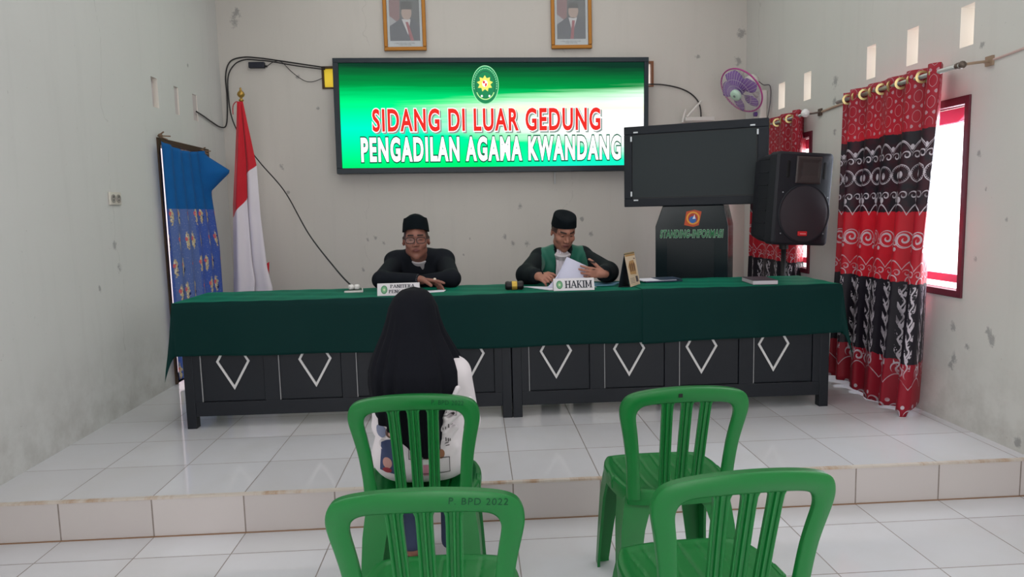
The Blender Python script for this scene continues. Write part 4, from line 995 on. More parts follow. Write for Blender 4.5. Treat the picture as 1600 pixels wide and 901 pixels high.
m, nt, p = newmat('flag_cloth', 0.7); U, V, _, vv = xyz(nt, 'UV')
nt.links.new(mix(nt, V.gt(0.5), rgb(222, 214, 222), rgb(196, 22, 40)), p.inputs['Base Color']); p.inputs['Sheen Weight'].default_value = 0.2
def lerp(tb, q):
    for (a, fa), (c, fc) in zip(tb, tb[1:]):
        if q <= c: return fa+(fc-fa)*max(0, (q-a)/(c-a))
    return tb[-1][1]
XLt = [(0, -1.962), (0.15, -1.985), (0.5, -2.055), (1.0, -2.105)]
XRt = [(0, -1.913), (0.12, -1.885), (0.3, -1.84), (0.55, -1.83), (0.8, -1.80), (0.9, -1.765), (1, -1.79)]
def fl_(u, v):
    z = 2.375-1.72*v; xl, xr = lerp(XLt, v), lerp(XRt, v); xm = xl+(xr-xl)*0.58
    g = min(1, v*3)
    if u < 0.5:
        k = u/0.5; x = xl+(xm-xl)*k; y = 6.17-0.05*g*math.sin(PI*k)+0.012*g*math.sin(k*9+v*2)
    elif u < 0.6:
        k = (u-0.5)/0.1; x = xm-(0.04*math.sin(PI*k)+0.03*k)*g; y = 6.17-0.01*g+0.05*k*g
    else:
        k = (u-0.6)/0.4; x = xm-0.03*g+(xr-xm+0.03*g)*k; y = 6.17+0.04*g-0.055*g*math.sin(PI*k*0.9)+0.01*math.sin(k*8+v*4)*g
    return Vector((x, y, z+0.05*v*math.sin(u*5)))
def fuv(u, v):
    z = fl_(u, v).z; B = 1.40+0.16*min(1, u/0.5) if u < 0.5 else (1.56+0.18*(u-0.5)/0.1 if u < 0.6 else 1.75+0.09*(u-0.6)/0.4)
    return (u, 0.5+(z-B))
b = MB(); b.grid(fl_, 70, 150, uv=fuv); 
b.grid(lambda u, v: Vector((-1.87+0.075*u*(1-0.3*v), 6.235-0.02*math.sin(PI*u), 0.96-0.3*v+0.05*u)), 8, 8, uv=lambda u, v: (u, 1.0))
fo = b.build('flag', m, t, smooth=True, solid=0.0012, off=0.0)
b = MB(); b.tube(smooth_path([(-1.93, 6.185, 2.36), (-1.97, 6.18, 2.375), (-2.0, 6.18, 2.34), (-2.005, 6.18, 2.27)], 6), 0.004, 6); b.build('tie_ribbon', mat('red_ribbon', rgb(170, 40, 50), 0.7), t)

# ------------------------------------------------------------------ things on the desk
ZT = CZ+0.0042
M_plate = mat('plate_white', rgb(212, 208, 212), 0.35); M_ink = mat('plate_ink', rgb(40, 44, 56), 0.5); M_emb = mat('emblem_green', rgb(76, 130, 92), 0.5)
def nameplate(label, x0, x1, y, h, lines, ecx):
    t = thing('nameplate', label, 'nameplate', ((x0+x1)/2, y, ZT), 0)
    xc = (x0+x1)/2; lean = 0.022; w = x1-x0
    b = MB(); prof = [(y, ZT), (y+0.07, ZT), (y+lean+0.012, ZT+h), (y+lean, ZT+h)]
    vs = [(x0, a, c) for a, c in prof]+[(x1, a, c) for a, c in prof]
    b.add(vs, [(3, 2, 1, 0), (4, 5, 6, 7), (0, 1, 5, 4), (1, 2, 6, 5), (2, 3, 7, 6), (3, 0, 4, 7)]); pl = b.build('plate', M_plate, t, bevel=0.0012)
    def lay(mb):   # tilt a flat design made at y=0,z from 0 on to the sloping face
        mb.v = [Vector((p.x, y-0.0012+lean*p.z/h+p.y, ZT+p.z)) for p in mb.v]; return mb
    for body, cx, cz, tw, th in lines:
        b = MB(); serif_text(b, body, cx, cz, tw, th, 0.0003, 0.0006); lay(b).build('lettering', M_ink, t)
    k = MB()
    n = 28
    def ell(rx, rz, yy): k.add([(ecx+rx*math.cos(2*PI*i/n), yy, h/2+rz*math.sin(2*PI*i/n)) for i in range(n)], [tuple(range(n))])
    ell(0.019, 0.024, 0.0); em_ = lay(k).build('emblem', M_emb, t)
    k = MB(); ell(0.0135, 0.0175, -0.0004); lay(k).build('emblem_field', mat('emblem_light', rgb(112, 164, 124), 0.5), em_)
    k = MB(); ell(0.006, 0.0075, -0.0008); lay(k).build('emblem_star', mat('emblem_pale', rgb(186, 206, 160), 0.5), em_)
    return t
nameplate('white nameplate reading HAKIM in dark serif letters', 0.459, 0.700, 4.062, 0.070, [('HAKIM', 0.607, 0.036, 0.160, 0.042)], 0.494)
nameplate('white two-line nameplate in front of the man with glasses', -0.570, -0.325, 4.078, 0.070, [('PANITERA', -0.425, 0.053, 0.142, 0.019), ('PENGGANTI', -0.425, 0.024, 0.160, 0.019)], -0.530)

t = thing('gavel', 'small black gavel with a gold band lying on the green cloth', 'gavel', (0.235, 4.18, ZT))
b = MB(); TG = Matrix.Translation((0.235, 4.185, ZT+0.0275)) @ Matrix.Rotation(PI/2, 4, 'Y')
b.lathe([(0.001, -0.056), (0.021, -0.055), (0.026, -0.048), (0.0275, -0.038), (0.0245, -0.026), (0.0265, -0.018), (0.0265, 0.018), (0.0245, 0.026), (0.0275, 0.038), (0.026, 0.048), (0.021, 0.055), (0.001, 0.056)], 28, TG); b.build('head', mat('black_wood', rgb(26, 24, 26), 0.4), t, smooth=True)
b = MB(); b.lathe([(0.0268, -0.0155), (0.0274, -0.0145), (0.0274, 0.0145), (0.0268, 0.0155)], 28, TG, cap=False); b.build('band', mat('gold_band', rgb(196, 164, 72), 0.35, 0.5), t, smooth=True)
b = MB(); b.tube([(0.235, 4.21, ZT+0.027), (0.236, 4.27, ZT+0.020), (0.238, 4.36, ZT+0.012), (0.239, 4.42, ZT+0.0125)], [0.009, 0.0075, 0.009, 0.011], 10); b.build('handle', mat('black_wood', rgb(26, 24, 26), 0.4), t, smooth=True)

t = thing('socket_block', 'white socket block with two round plugs at the end of the wall cable', 'socket block', (-0.742, 4.34, ZT))
pts = [(-0.80, 4.295), (-0.685, 4.300), (-0.712, 4.46), (-0.772, 4.46)]
b = MB(); b.add([(a, c, z) for z in (ZT, ZT+0.012) for a, c in pts], [(3, 2, 1, 0), (4, 5, 6, 7), (0, 1, 5, 4), (1, 2, 6, 5), (2, 3, 7, 6), (3, 0, 4, 7)])
b.build('base_rim', M_white, t, bevel=0.003)
b = MB(); s = 0.86; cx, cy = -0.742, 4.37
b.add([(cx+(a-cx)*s, cy+(c-cy)*s, z) for z in (ZT+0.0122, ZT+0.0135) for a, c in pts], [(3, 2, 1, 0), (4, 5, 6, 7), (0, 1, 5, 4), (1, 2, 6, 5), (2, 3, 7, 6), (3, 0, 4, 7)]); b.build('inset', mat('dark_inset', rgb(40, 64, 58), 0.5), t)
for xx in (-0.763, -0.728):
    b = MB(); b.lathe([(0.001, -0.016), (0.012, -0.015), (0.017, -0.008), (0.0175, 0.006), (0.013, 0.014), (0.001, 0.016)], 18, Matrix.Translation((xx, 4.34, ZT+0.031))); b.build('plug', mat('plug_white', rgb(226, 222, 220), 0.4), t, smooth=True)

M_sheet = mat('white_paper', rgb(222, 222, 232), 0.7); M_sheet2 = mat('lilac_paper', rgb(196, 196, 216), 0.7)
def sheet_pts(name, label, cat, corners, thick, m, z=ZT, grp=None, curl=0.0):
    b = MB(); (a, c, d, e) = [Vector((*q, 0)) for q in corners]
    n = 8
    def top(u, v): return a.lerp(c, u).lerp(e.lerp(d, u), v)+Vector((0, 0, z+thick+curl*(v**2)*0.02+curl*0.01*abs(u-0.5)))
    b.grid(top, n, n); N = len(b.v); b.add([p-Vector((0, 0, thick)) for p in b.v[:N]], [tuple(reversed(f)) for f in b.f[:]])
    rim = [i for i in range(n+1)]+[i*(n+1)+n for i in range(1, n+1)]+[n*(n+1)+i for i in range(n-1, -1, -1)]+[i*(n+1) for i in range(n-1, 0, -1)]
    for i in range(len(rim)): p, q = rim[i], rim[(i+1) % len(rim)]; b.f.append((q, p, p+N, q+N)); b.mi.append(0)
    return tag(b.build(name, m), label, cat, grp)
sheet_pts('paper_sheet', 'white sheet on the cloth beside the hands of the man with glasses', 'paper', [(-0.36, 4.15), (-0.19, 4.20), (-0.18, 4.30), (-0.33, 4.28)], 0.0012, M_sheet)
sheet_pts('document', 'papers lying flat under the writing hand of the man in the green robe', 'papers', [(0.44, 4.11), (0.60, 4.10), (0.57, 4.28), (0.30, 4.33)], 0.004, M_sheet)
sheet_pts('document', 'white sheet sticking out behind the HAKIM plate', 'papers', [(0.56, 4.15), (0.725, 4.13), (0.70, 4.22), (0.54, 4.24)], 0.0015, M_sheet, z=ZT+0.0085)
sheet_pts('folder', 'pale blue folder between the HAKIM plate and the desk calendar', 'folder', [(0.70, 4.27), (0.86, 4.27), (0.93, 4.42), (0.73, 4.43)], 0.005, mat('blue_card', rgb(104, 150, 176), 0.5))
t = thing('desk_calendar', 'tent-shaped desk calendar with a beige picture page, right of the robed man', 'calendar', (0.945, 4.23, ZT))
A1, B1, A2, B2 = Vector((0.933, 4.152, ZT)), Vector((1.03, 4.313, ZT)), Vector((0.859, 4.154, ZT)), Vector((0.956, 4.315, ZT))
Rg1, Rg2 = Vector((0.896, 4.153, ZT+0.200)), Vector((0.993, 4.314, ZT+0.200))
nrm = (B1-A1).cross(Rg1-A1).normalized(); nrm2 = (B2-A2).cross(Rg1-A2).normalized()
def board(name, q, n_, th, m, par): 
    k = MB(); k.add([p for p in q]+[p+n_*th for p in q], [(0, 1, 2, 3), (7, 6, 5, 4), (0, 4, 5, 1), (1, 5, 6, 2), (2, 6, 7, 3), (3, 7, 4, 0)]); return k.build(name, m, par)
M_cal = mat('calendar_board', rgb(26, 36, 44), 0.6)
board('front_board', [A1, B1, Rg2, Rg1], nrm, -0.002, M_cal, t); board('back_board', [A2, B2, Rg2, Rg1], nrm2, 0.002, M_cal, t); board('bottom_board', [A1, B1, B2, A2], Vector((0, 0, 1)), 0.0015, M_cal, t)
def onp(u, v, d): return A1.lerp(B1, u).lerp(Rg1.lerp(Rg2, u), v)+nrm*d
pg = board('page', [onp(0.0, 0.0, .0005), onp(1, 0.0, .0005), onp(1, .97, .0005), onp(0, .97, .0005)], nrm, 0.0012, mat('calendar_page', rgb(226, 206, 176), 0.5), t)
def pf(name, pts, col, d): k = MB(); k.add([onp(u, v, d) for u, v in pts], [tuple(range(len(pts)))]); return k.build(name, mat('cal_'+name, rgb(*col), 0.5), pg)
pf('picture', [(0.22, 0.36), (0.80, 0.33), (0.86, 0.62), (0.74, 0.78), (0.32, 0.76), (0.14, 0.60)], (196, 154, 96), 0.0022)
for i in range(3): pf('figure', [(0.28+0.19*i, 0.44), (0.38+0.19*i, 0.44), (0.40+0.19*i, 0.66), (0.33+0.19*i, 0.72), (0.25+0.19*i, 0.64)], (120, 82, 50), 0.0026)
pf('header', [(0.02, 0.91), (0.98, 0.91), (0.98, 0.965), (0.02, 0.965)], (188, 146, 84), 0.0022); pf('logo', [(0.76, 0.80), (0.93, 0.79), (0.93, 0.83), (0.76, 0.84)], (130, 110, 96), 0.0022)
pf('month_block', [(0.66, 0.10), (0.88, 0.09), (0.88, 0.27), (0.66, 0.28)], (70, 60, 60), 0.0022)
for i in range(4): pf('date_row', [(0.10, 0.10+0.045*i), (0.52, 0.09+0.045*i), (0.52, 0.105+0.045*i), (0.10, 0.115+0.045*i)], (140, 124, 110), 0.0022)
b = MB()
for i in range(14):
    c0 = Rg1.lerp(Rg2, (i+0.5)/14); b.tube([c0+Vector((0.004*math.cos(a), 0.0, 0.004*math.sin(a))) for a in [2*PI*j/10 for j in range(10)]], 0.0007, 5, closed=True)
b.build('wire_binding', mat('binding_wire', rgb(190, 160, 90), 0.4, 0.5), t)
ZL = ZT; ZT = ZL+0.0035
t = thing('folder_stack', 'dark blue folder with white papers on top, right of the desk calendar', 'folder', (1.18, 4.42, ZT))
def slab(name, x0, x1, y0, y1, z0, z1, m, rz): b = MB(); b.rbox((x0, y0, z0), (x1, y1, z1), 0.001, Matrix.Translation((1.18, 4.42, 0)) @ Matrix.Rotation(rz, 4, 'Z')); return b.build(name, m, t)
slab('folder_cover', -0.115, 0.13, -0.07, 0.09, ZT, ZT+0.007, mat('navy_card', rgb(36, 52, 78), 0.4), 0.12)
slab('papers', -0.13, 0.095, -0.06, 0.085, ZT+0.007, ZT+0.013, M_sheet, 0.10); slab('folder_flap', -0.02, 0.13, -0.068, 0.088, ZT+0.013, ZT+0.016, mat('navy_card', rgb(36, 52, 78), 0.4), 0.12)
t = thing('book', 'thick dark-covered book lying at the curtain end of the desk', 'book', (1.73, 4.15, ZT))
def sl(name, z0, z1, ins, m): b = MB(); b.rbox((-0.073+ins, -0.118+ins*0.3, z0), (0.073-ins*0.3, 0.12-ins, z1), 0.001, Matrix.Translation((1.725, 4.15, 0)) @ Matrix.Rotation(-0.10, 4, 'Z')); return b.build(name, m, t)
sl('cover', ZT, ZT+0.002, 0, mat('grey_cover', rgb(70, 66, 74), 0.4)); sl('pages', ZT+0.002, ZT+0.024, 0.0015, mat('page_block', rgb(186, 180, 186), 0.7)); sl('cover', ZT+0.024, ZT+0.0265, 0, mat('grey_cover', rgb(70, 66, 74), 0.4))
ZT = ZL
# ------------------------------------------------------------------ green plastic chairs
M_green = mat('green_plastic', rgb(10, 106, 44), 0.36, spec=0.45, bump=0.03, bscale=60)
M_gink = mat('green_ink', rgb(12, 62, 40), 0.7); M_hole = mat('black_hole', rgb(20, 20, 20), 0.8)
OUT = [(.172, .415), (.174, .46), (.176, .52), (.183, .59), (.193, .65), (.202, .695), (.206, .725), (.203, .752), (.190, .778), (.165, .793), (.125, .803), (.07, .810), (0, .813)]
INN = [(.130, .415), (.132, .46), (.137, .52), (.142, .59), (.149, .65), (.156, .695), (.157, .718), (.151, .736), (.138, .748), (.118, .754), (.09, .757), (.05, .759), (0, .760)]
def yb(x, z):
    k = max(0.0, (z-.42)/.39)
    return -.185-.088*k**1.15+0.42*x*x*min(1, k*2)
def make_chair(label, loc, rz, mark=None, hole=False):
    t = thing('plastic_chair', label, 'chair', (*loc, 0), rz, 'green plastic chairs', local=True); t.scale = (1.04, 1.03, 1.015)
    # frame of the back
    o = [(x, z) for x, z in OUT]+[(-x, z) for x, z in OUT[-2::-1]]; i_ = [(x, z) for x, z in INN]+[(-x, z) for x, z in INN[-2::-1]]
    o = [(p.x, p.z) for p in smooth_path([(x, 0, z) for x, z in o], 3)]; i_ = [(p.x, p.z) for p in smooth_path([(x, 0, z) for x, z in i_], 3)]
    sec = [(0, .007), (-.005, .0), (0.0, -.007), (.10, -.011), (.5, -.0125), (.90, -.011), (1.0, -.007), (1.005, .002), (1.0, .013), (.95, .013), (.92, .003), (.5, .001), (.08, .001), (.05, .007)]
    vs = []; ns = len(sec)
    for (ox, oz), (ix, iz) in zip(o, i_):
        for s, d in sec:
            x, z = ix+(ox-ix)*s, iz+(oz-iz)*s; vs.append((x, yb(x, z)+d, z))
    b = MB(); b.add(vs, [(a*ns+k, a*ns+(k+1) % ns, (a+1)*ns+(k+1) % ns, (a+1)*ns+k) for a in range(len(o)-1) for k in range(ns)]+[tuple(range(ns-1, -1, -1)), tuple((len(o)-1)*ns+k for k in range(ns))])
    fr = b.build('back_frame', M_green, t, smooth=True, angle=50)
    # three ribbed slats
    prof = [(-1, .004), (-1, -.007), (-.86, -.009), (-.72, -.007), (-.55, -.001), (-.22, -.001), (-.12, -.007), (.12, -.007), (.22, -.001), (.55, -.001), (.72, -.007), (.86, -.009), (1, -.007), (1, .004)]
    for s in (-1, 0, 1):
        b = MB(); vs = []; n = 14
        for a in range(n+1):
            v = a/n; z = .425+(.775-.425)*v; xc = s*(.052+.010*v); hw = .0175+.010*max(0, (v-.90)/.10)**2
            for q, d in prof: x = xc+q*hw; vs.append((x, yb(x, z)+d*0.9, z))
        m = len(prof); b.add(vs, [(a*m+k, a*m+(k+1) % m, (a+1)*m+(k+1) % m, (a+1)*m+k) for a in range(n) for k in range(m)]+[tuple(range(m-1, -1, -1)), tuple(n*m+k for k in range(m))])
        b.build('slat', M_green, t, smooth=True, angle=40)
    # seat pan with grooves and a deep rim
    def sq(u, v):
        x, y = 2*u-1, 2*v-1
        e = .36 if y > 0 else .22; q = (1-e*y*y)**.5; p_ = (1-e*x*x)**.5
        return x*q, y*p_
    b = MB()
    def seat(u, v):
        x, y = sq(u, v); w = .195+.012*y
        X_ = x*w; Y_ = y*.195
        r = max(abs(2*u-1), abs(2*v-1))
        z = .442-.013*(1-r**3)+.004*max(0, 1-abs(r-.93)/.07)
        if r < .86:
            g = abs(((X_/(1+.15*y))/.046+.5) % 1-.5); z -= .0035*max(0, 1-g/.10)
        if y > .6: z -= .012*((y-.6)/.4)**2
        return (X_, Y_, z)
    N = 64; b.grid(seat, N, 40); vs0 = len(b.v)
    rim = [i for i in range(N+1)]+[j*(N+1)+N for j in range(1, 41)]+[40*(N+1)+i for i in range(N-1, -1, -1)]+[j*(N+1) for j in range(39, 0, -1)]
    lv = [(0.004, -.006), (0.006, -.02), (0.003, -.052), (-0.003, -.052), (-0.001, -.02)]
    vs = []
    for off, dz in lv:
        for k in rim:
            p = b.v[k]; d = Vector((p.x, p.y, 0)).normalized(); vs.append((p.x+d.x*off, p.y+d.y*off, p.z+dz))
    m = len(rim); fs = [(k, (k+1) % m, m+(k+1) % m, m+k) for k in range(0)]
    base = len(b.v); b.add(vs, [(l*m+k, l*m+(k+1) % m, (l+1)*m+(k+1) % m, (l+1)*m+k) for l in range(len(lv)-1) for k in range(m)])
    for k in range(m): b.f.append((rim[(k+1) % m], rim[k], base+k, base+(k+1) % m)); b.mi.append(0)
    st = b.build('seat', M_green, t, smooth=True, angle=45)
    # L-section legs
    for sx in (-1, 1):
        for sy in (-1, 1):
            b = MB(); vs = []; rows = [(.425, .170, .158, .15, .145), (.40, .176, .164, .115, .11), (.365, .182, .170, .088, .086), (.30, .191, .178, .078, .076), (.15, .199, .190 if sy > 0 else .198, .062, .060), (.012, .206, .196 if sy > 0 else .212, .050, .048), (0, .206, .196 if sy > 0 else .212, .050, .048)]
            th = .006
            for z, cx, cy, wx, wy in rows:
                for px, py in ((0, 0), (-wx*.5, 0.0), (-wx, .004), (-wx, .004-th), (-wx*.5, -th), (-th, -th), (-th, -wy), (0.004, -wy), (0, -wy*.5)):
                    vs.append((sx*(cx+px), sy*(cy+py), z))
            m = 9; fs = [(l*m+k, l*m+(k+1) % m, (l+1)*m+(k+1) % m, (l+1)*m+k) for l in range(len(rows)-1) for k in range(m)]+[tuple(range(m)), tuple((len(rows)-1)*m+k for k in range(m))]
            b.add(vs, fs); b.build('leg', M_green, t, smooth=True, angle=35)
    # bumps on the seat sides where chairs stack
    b = MB()
    for sx in (-1, 1): b.rbox((sx*.19-.008, -.06, .40), (sx*.19+.008, .0, .446), .005)
    b.build('stacking_bump', M_green, st, smooth=True, angle=40)
    if mark:
        body, cx, cz, w, h, sl = mark; V, fs = text_mesh(body, w, h, shear=0.12, bold=-0.004, space=1.15)
        b = MB(); b.add([(cx+p[0], yb(cx+p[0], cz+p[1]+sl*p[0])-.0131, cz+p[1]+sl*p[0]) for p in V], fs); q = b.build('handwriting', M_gink, fr)
    if hole:
        b = MB(); cx, cz = -.026, .787; b.box((cx-.006, yb(cx, cz)-.0145, cz-.006), (cx+.006, yb(cx, cz)-.011, cz+.006)); b.build('hole', M_hole, fr)
    return t
make_chair('green plastic chair the woman in the black headscarf is sitting on', (-.207, 2.482), -.02, ('P. BPD 2022', .108, .783, .098, .016, -.10))
make_chair('empty green plastic chair with a small square hole in its top rail', (.668, 2.45), .02, None, True)
make_chair('nearest green plastic chair with handwriting on its top rail, behind the seated woman', (-.115, 1.70), -.03, ('P. BPD 2022', .112, .783, .120, .0165, -.10))
make_chair('nearest plain green plastic chair, turned slightly, in front of the one with the hole', (.570, 1.72), .07)

# ------------------------------------------------------------------ people
M_lens = gm.copy(); M_lens.name = 'spectacle_lens'
for q in M_lens.node_tree.nodes:
    if q.type == 'MIX_SHADER': q.inputs[0].default_value = 0.012
def skin_mat(name):
    m, nt, p = newmat(name, 0.5, spec=0.35); a = nt.nodes.new('ShaderNodeAttribute'); a.attribute_name = 'skin_tone'
    nt.links.new(a.outputs['Color'], p.inputs['Base Color']); p.inputs['Subsurface Weight'].default_value = 0.06; p.inputs['Subsurface Radius'].default_value = (0.01, 0.004, 0.002)
    return m
M_skin = skin_mat('skin')
def n3(M): return np.array([[M[i][j] for j in range(3)] for i in range(3)])
def head(S, M, w=1.0, crown=.09):
    R = n3(M); L = lambda x, y, z: tuple(M @ Vector((x*w, y, z)))
    S.ell(L(0, .012, .03), (.077*w, .094, crown), .02, R); S.ell(L(0, -.026, -.03), (.064*w, .064, .08), .03, R)
    S.cone(L(-.043, -.02, -.065), L(0, -.062, -.098), .024, .020, .02); S.cone(L(.043, -.02, -.065), L(0, -.062, -.098), .024, .020, .02)
    for s in (-1, 1):
        S.ell(L(s*.040, -.058, -.022), (.026, .024, .022), .018, R)
        S.cone(L(s*.012, -.081, .033), L(s*.048, -.066, .031), .011, .010, .014)
    S.cone(L(0, -.060, .055), L(0, -.074, .04), .03, .022, .03)
    for s in (-1, 1): S.ell(L(s*.031, -.098, .010), (.018, .017, .011), .010, R, sub=True)
    for s in (-1, 1): S.ell(L(s*.031, -.076, .010), (.015, .010, .009), .004, R)
    S.cone(L(0, -.083, .018), L(0, -.104, -.022), .0075, .0115, .010)
    for s in (-1, 1): S.ell(L(s*.0125, -.096, -.027), (.0095, .012, .008), .006, R)
    S.ell(L(0, -.080, -.058), (.027, .014, .018), .014, R)
    S.ell(L(0, -.0925, -.0535), (.021, .007, .0048), .004, R); S.ell(L(0, -.0915, -.0625), (.018, .008, .0056), .004, R)
    for s in (-1, 1):
        q = M @ Matrix.Rotation(s*0.5, 4, 'Z'); S.ell(L(s*.079, .012, -.003), (.009, .019, .031), .008, n3(q)); S.ell(L(s*.086, .006, .0), (.006, .009, .016), .004, n3(q), sub=True)
def face_colour(Ms, skin, lip, stubble=0.0):
    sk, lp = np.array(lin3(skin)), np.array(lin3(lip)); hr = np.array(lin3((34, 28, 26))); iv = np.array(Ms.inverted())
    def fn(P):
        q = P @ iv[:3, :3].T+iv[:3, 3]; x, y, z = q[:, 0], q[:, 1], q[:, 2]
        C = np.tile(sk, (len(P), 1)); nz = 0.5+0.5*np.sin(P[:, 0]*91)*np.sin(P[:, 2]*83+P[:, 1]*57); C *= (0.97+0.06*nz)[:, None]
        def bl(m, c): m = np.clip(m, 0, 1)[:, None]; C[:] = C*(1-m)+c*m
        fr = (y < -.045)
        ax = np.abs(x); arch = .0375-.10*(ax-.028)**2*8
        bl(fr*np.clip(1-np.abs(z-arch)/.0075, 0, 1)*1.9*(ax > .011)*(ax < .050)*.95, hr)
        bl(fr*np.clip(1.4-np.hypot(x/.021, (z+.058)/.0098), 0, 1)*2*(y < -.075), lp)
        bl(fr*np.clip(1-np.abs(z+.0580)/.0022, 0, 1)*(ax < .021)*.7, hr)
        bl(fr*np.clip(1-np.hypot((ax-.031)/.0145, (z-.0085)/.0042), 0, 1)*2.2*(y < -.06), np.array(lin3((30, 22, 20))))
        bl(np.clip((ax-.052)/.008, 0, 1)*(z > .010)*(y > -.045)*(y < .09)*.85, hr)
        bl(fr*(ax < .012)*(ax > .003)*(z > -.038)*(z < -.030)*.5, hr)
        if stubble: bl(stubble*((z < -.07)*(y < -.03)*(ax < .03)*.7+(np.abs(z+.043) < .006)*(ax < .024)*(y < -.07)), hr)
        return np.concatenate([C, np.ones((len(P), 1))], 1)
    return fn
def lin3(c): return (lin(c[0]), lin(c[1]), lin(c[2]))
def hand(S, wr, f, n, ts, curls, thumb=(0.3, 0.4), spread=0.05, sc=1.0):
    """wr wrist, f towards the fingers, n out of the palm, ts +1/-1 side of the thumb along f x n"""
    f = Vector(f).normalized(); n = Vector(n); n = (n-f*n.dot(f)).normalized(); s = f.cross(n)*ts; wr = Vector(wr)
    kn = []
    for i, (o, l) in enumerate(((.028, .088), (.0095, .092), (-.009, .088), (-.026, .080))):
        k = wr+f*l*sc+s*o*sc; kn.append(k); S.cone(wr+s*o*0.55*sc+f*.012, k, .0135*sc, .0105*sc, .010)
    S.cone(wr-f*.02, wr+f*.02, .024*sc, .024*sc, .012)
    for i, k in enumerate(kn):
        L = (.074, .082, .076, .060)[i]*sc; c = curls[i] if isinstance(curls[i], (tuple, list)) else (curls[i],)*3
        d = (f+s*spread*(1.5-i)).normalized(); ax = d.cross(n).normalized(); p = k; r = .0092*sc
        for j, (q, a) in enumerate(zip((.46, .30, .24), c)):
            d = Matrix.Rotation(a, 3, ax) @ d; e = p+d*L*q; S.cone(p, e, r, r*0.9, .0035); p = e; r *= 0.9
    p = wr+f*.022*sc+s*.026*sc+n*.006; d = (f*.72+s*.62+n*.25).normalized(); r = .0125*sc
    S.cone(wr+f*.012+s*.012, p, .016*sc, .0135*sc, .010)
    for L, a in ((.040, 0.0), (.032, thumb[0]), (.026, thumb[1])):
        d = (d-s*a*.6+n*a*.5).normalized(); e = p+d*L*sc; S.cone(p, e, r, r*.9, .005); p = e; r *= .9
    return p
def peci(name, M, par, m, zb=.058, h=.098, flat=False, rx=.0845, ry=.104):
    b = MB(); n = 40; vs = []
    rows = [(0, 1.0), (.04, 1.004), (.5, .98 if flat else .965), (.9, .95 if flat else .89), (1.0, .91 if flat else .84)]
    def topz(x, y): return (0.0 if flat else -.040*(x/.075)**2)+.004*(1-abs(y)/.1)
    for k, sc in rows:
        for i in range(n):
            a = 2*PI*i/n; x = rx*sc*math.cos(a)*(1-0.04*k); y = ry*sc*math.sin(a); z = zb-.012*(y/ry)*(1-k)-.006*(1-k)*math.cos(2*a)+h*k
            if k > .85: z += topz(x, y)*(k-.85)/.15
            vs.append(M @ Vector((x, y+.008, z)))
    for sc in (.80, .45, .05):
        for i in range(n):
            a = 2*PI*i/n; x = rx*sc*(.9 if flat else .84)*math.cos(a); y = ry*sc*(.92 if flat else .86)*math.sin(a); vs.append(M @ Vector((x, y+.008, zb+h+.003+topz(x, y)-(.012*(1-sc/.8)*math.exp(-(x/.02)**2) if flat else 0))))
    R = len(rows)+3; b.add(vs, [(r*n+i, r*n+(i+1) % n, (r+1)*n+(i+1) % n, (r+1)*n+i) for r in range(R-1) for i in range(n)]+[tuple((R-1)*n+i for i in range(n))])
    return b.build(name, m, par, smooth=True, solid=0.003, off=-1, angle=50)
def hair_cap(par, M, lo=-.03):
    S = SDF(tuple(M.translation-Vector((.12, .14, .14))), tuple(M.translation+Vector((.12, .14, .14))), .0045); R = n3(M)
    S.ell(tuple(M @ Vector((0, .014, .03))), (.0785, .0965, .080), .003, R)
    dn = M.to_3x3() @ Vector((0, -0.05, -1)); S.cut(tuple(dn), tuple(M @ Vector((0, 0, lo)))); fr = M.to_3x3() @ Vector((0, -1, .18)); S.cut(tuple(fr), tuple(M @ Vector((0, .012, 0))))
    return sdf_obj('hair', S, mat('black_hair', rgb(26, 24, 24), 0.6), par)
def project(bvh, x, z, y0, off=.004, dy=1):
    h = bvh.ray_cast(Vector((x, y0, z)), Vector((0, dy, 0)))
    return Vector((x, (h[0].y if h[0] is not None else y0+0.3*dy)-off*dy, z))
def bvh_of(o, par):
    o3 = Vector(ORG.get(par.name, (0, 0, 0))); me = o.data
    return BVHTree.FromPolygons([v.co+o3 for v in me.vertices], [tuple(p.vertices) for p in me.polygons])
def legs(S, hip, knee, ankle, toe, r=(.085, .062, .042), foot=True, k=.03):
    S.cone(hip, knee, r[0], r[1], k); S.cone(knee, ankle, r[1], r[2], k)
    if foot: S.cone(ankle, (ankle[0], ankle[1]+.02, ankle[2]-.03), .036, .034, .02); S.cone((ankle[0], ankle[1], ankle[2]-.04), toe, .034, .026, .02)
M_navy = mat('navy_suit', rgb(16, 20, 28), 0.85, bump=0.1, bscale=300, spec=0.2); M_capb = mat('black_velvet', rgb(10, 17, 22), 0.95, spec=0.15)
M_wsh = mat('white_shirt', rgb(206, 200, 204), 0.75, bump=0.06, bscale=300); M_trs = mat('dark_trousers', rgb(28, 30, 38), 0.8); M_shoe = mat('black_shoe', rgb(20, 18, 18), 0.35)

# --- man with glasses, hunched over his folded arms
P = thing('person', 'man in a black cap, glasses and dark suit leaning on folded arms at the desk', 'person', (-.37, 4.86, RZ))
Mh = Matrix.Translation((-.373, 4.565, 1.226)) @ Matrix.Rotation(.05, 4, 'Z') @ Matrix.Rotation(.02, 4, 'X')
S = SDF((-.74, 4.14, RZ), (.03, 5.16, 1.36), .0042)
S.ell((-.37, 4.98, .62), (.16, .12, .11), .03); S.cone((-.43, 4.96, .68), (-.45, 4.84, .99), .095, .10, .05); S.cone((-.31, 4.96, .68), (-.29, 4.84, .99), .095, .10, .05)
S.cone((-.52, 4.80, 1.06), (-.22, 4.80, 1.06), .055, .055, .04); S.cone((-.37, 4.78, 1.08), (-.372, 4.62, 1.17), .058, .054, .03)
head(S, Mh, 1.02, .082)
rs, re, rw = (-.535, 4.80, 1.06), (-.595, 4.475, .985), (-.352, 4.375, .988)
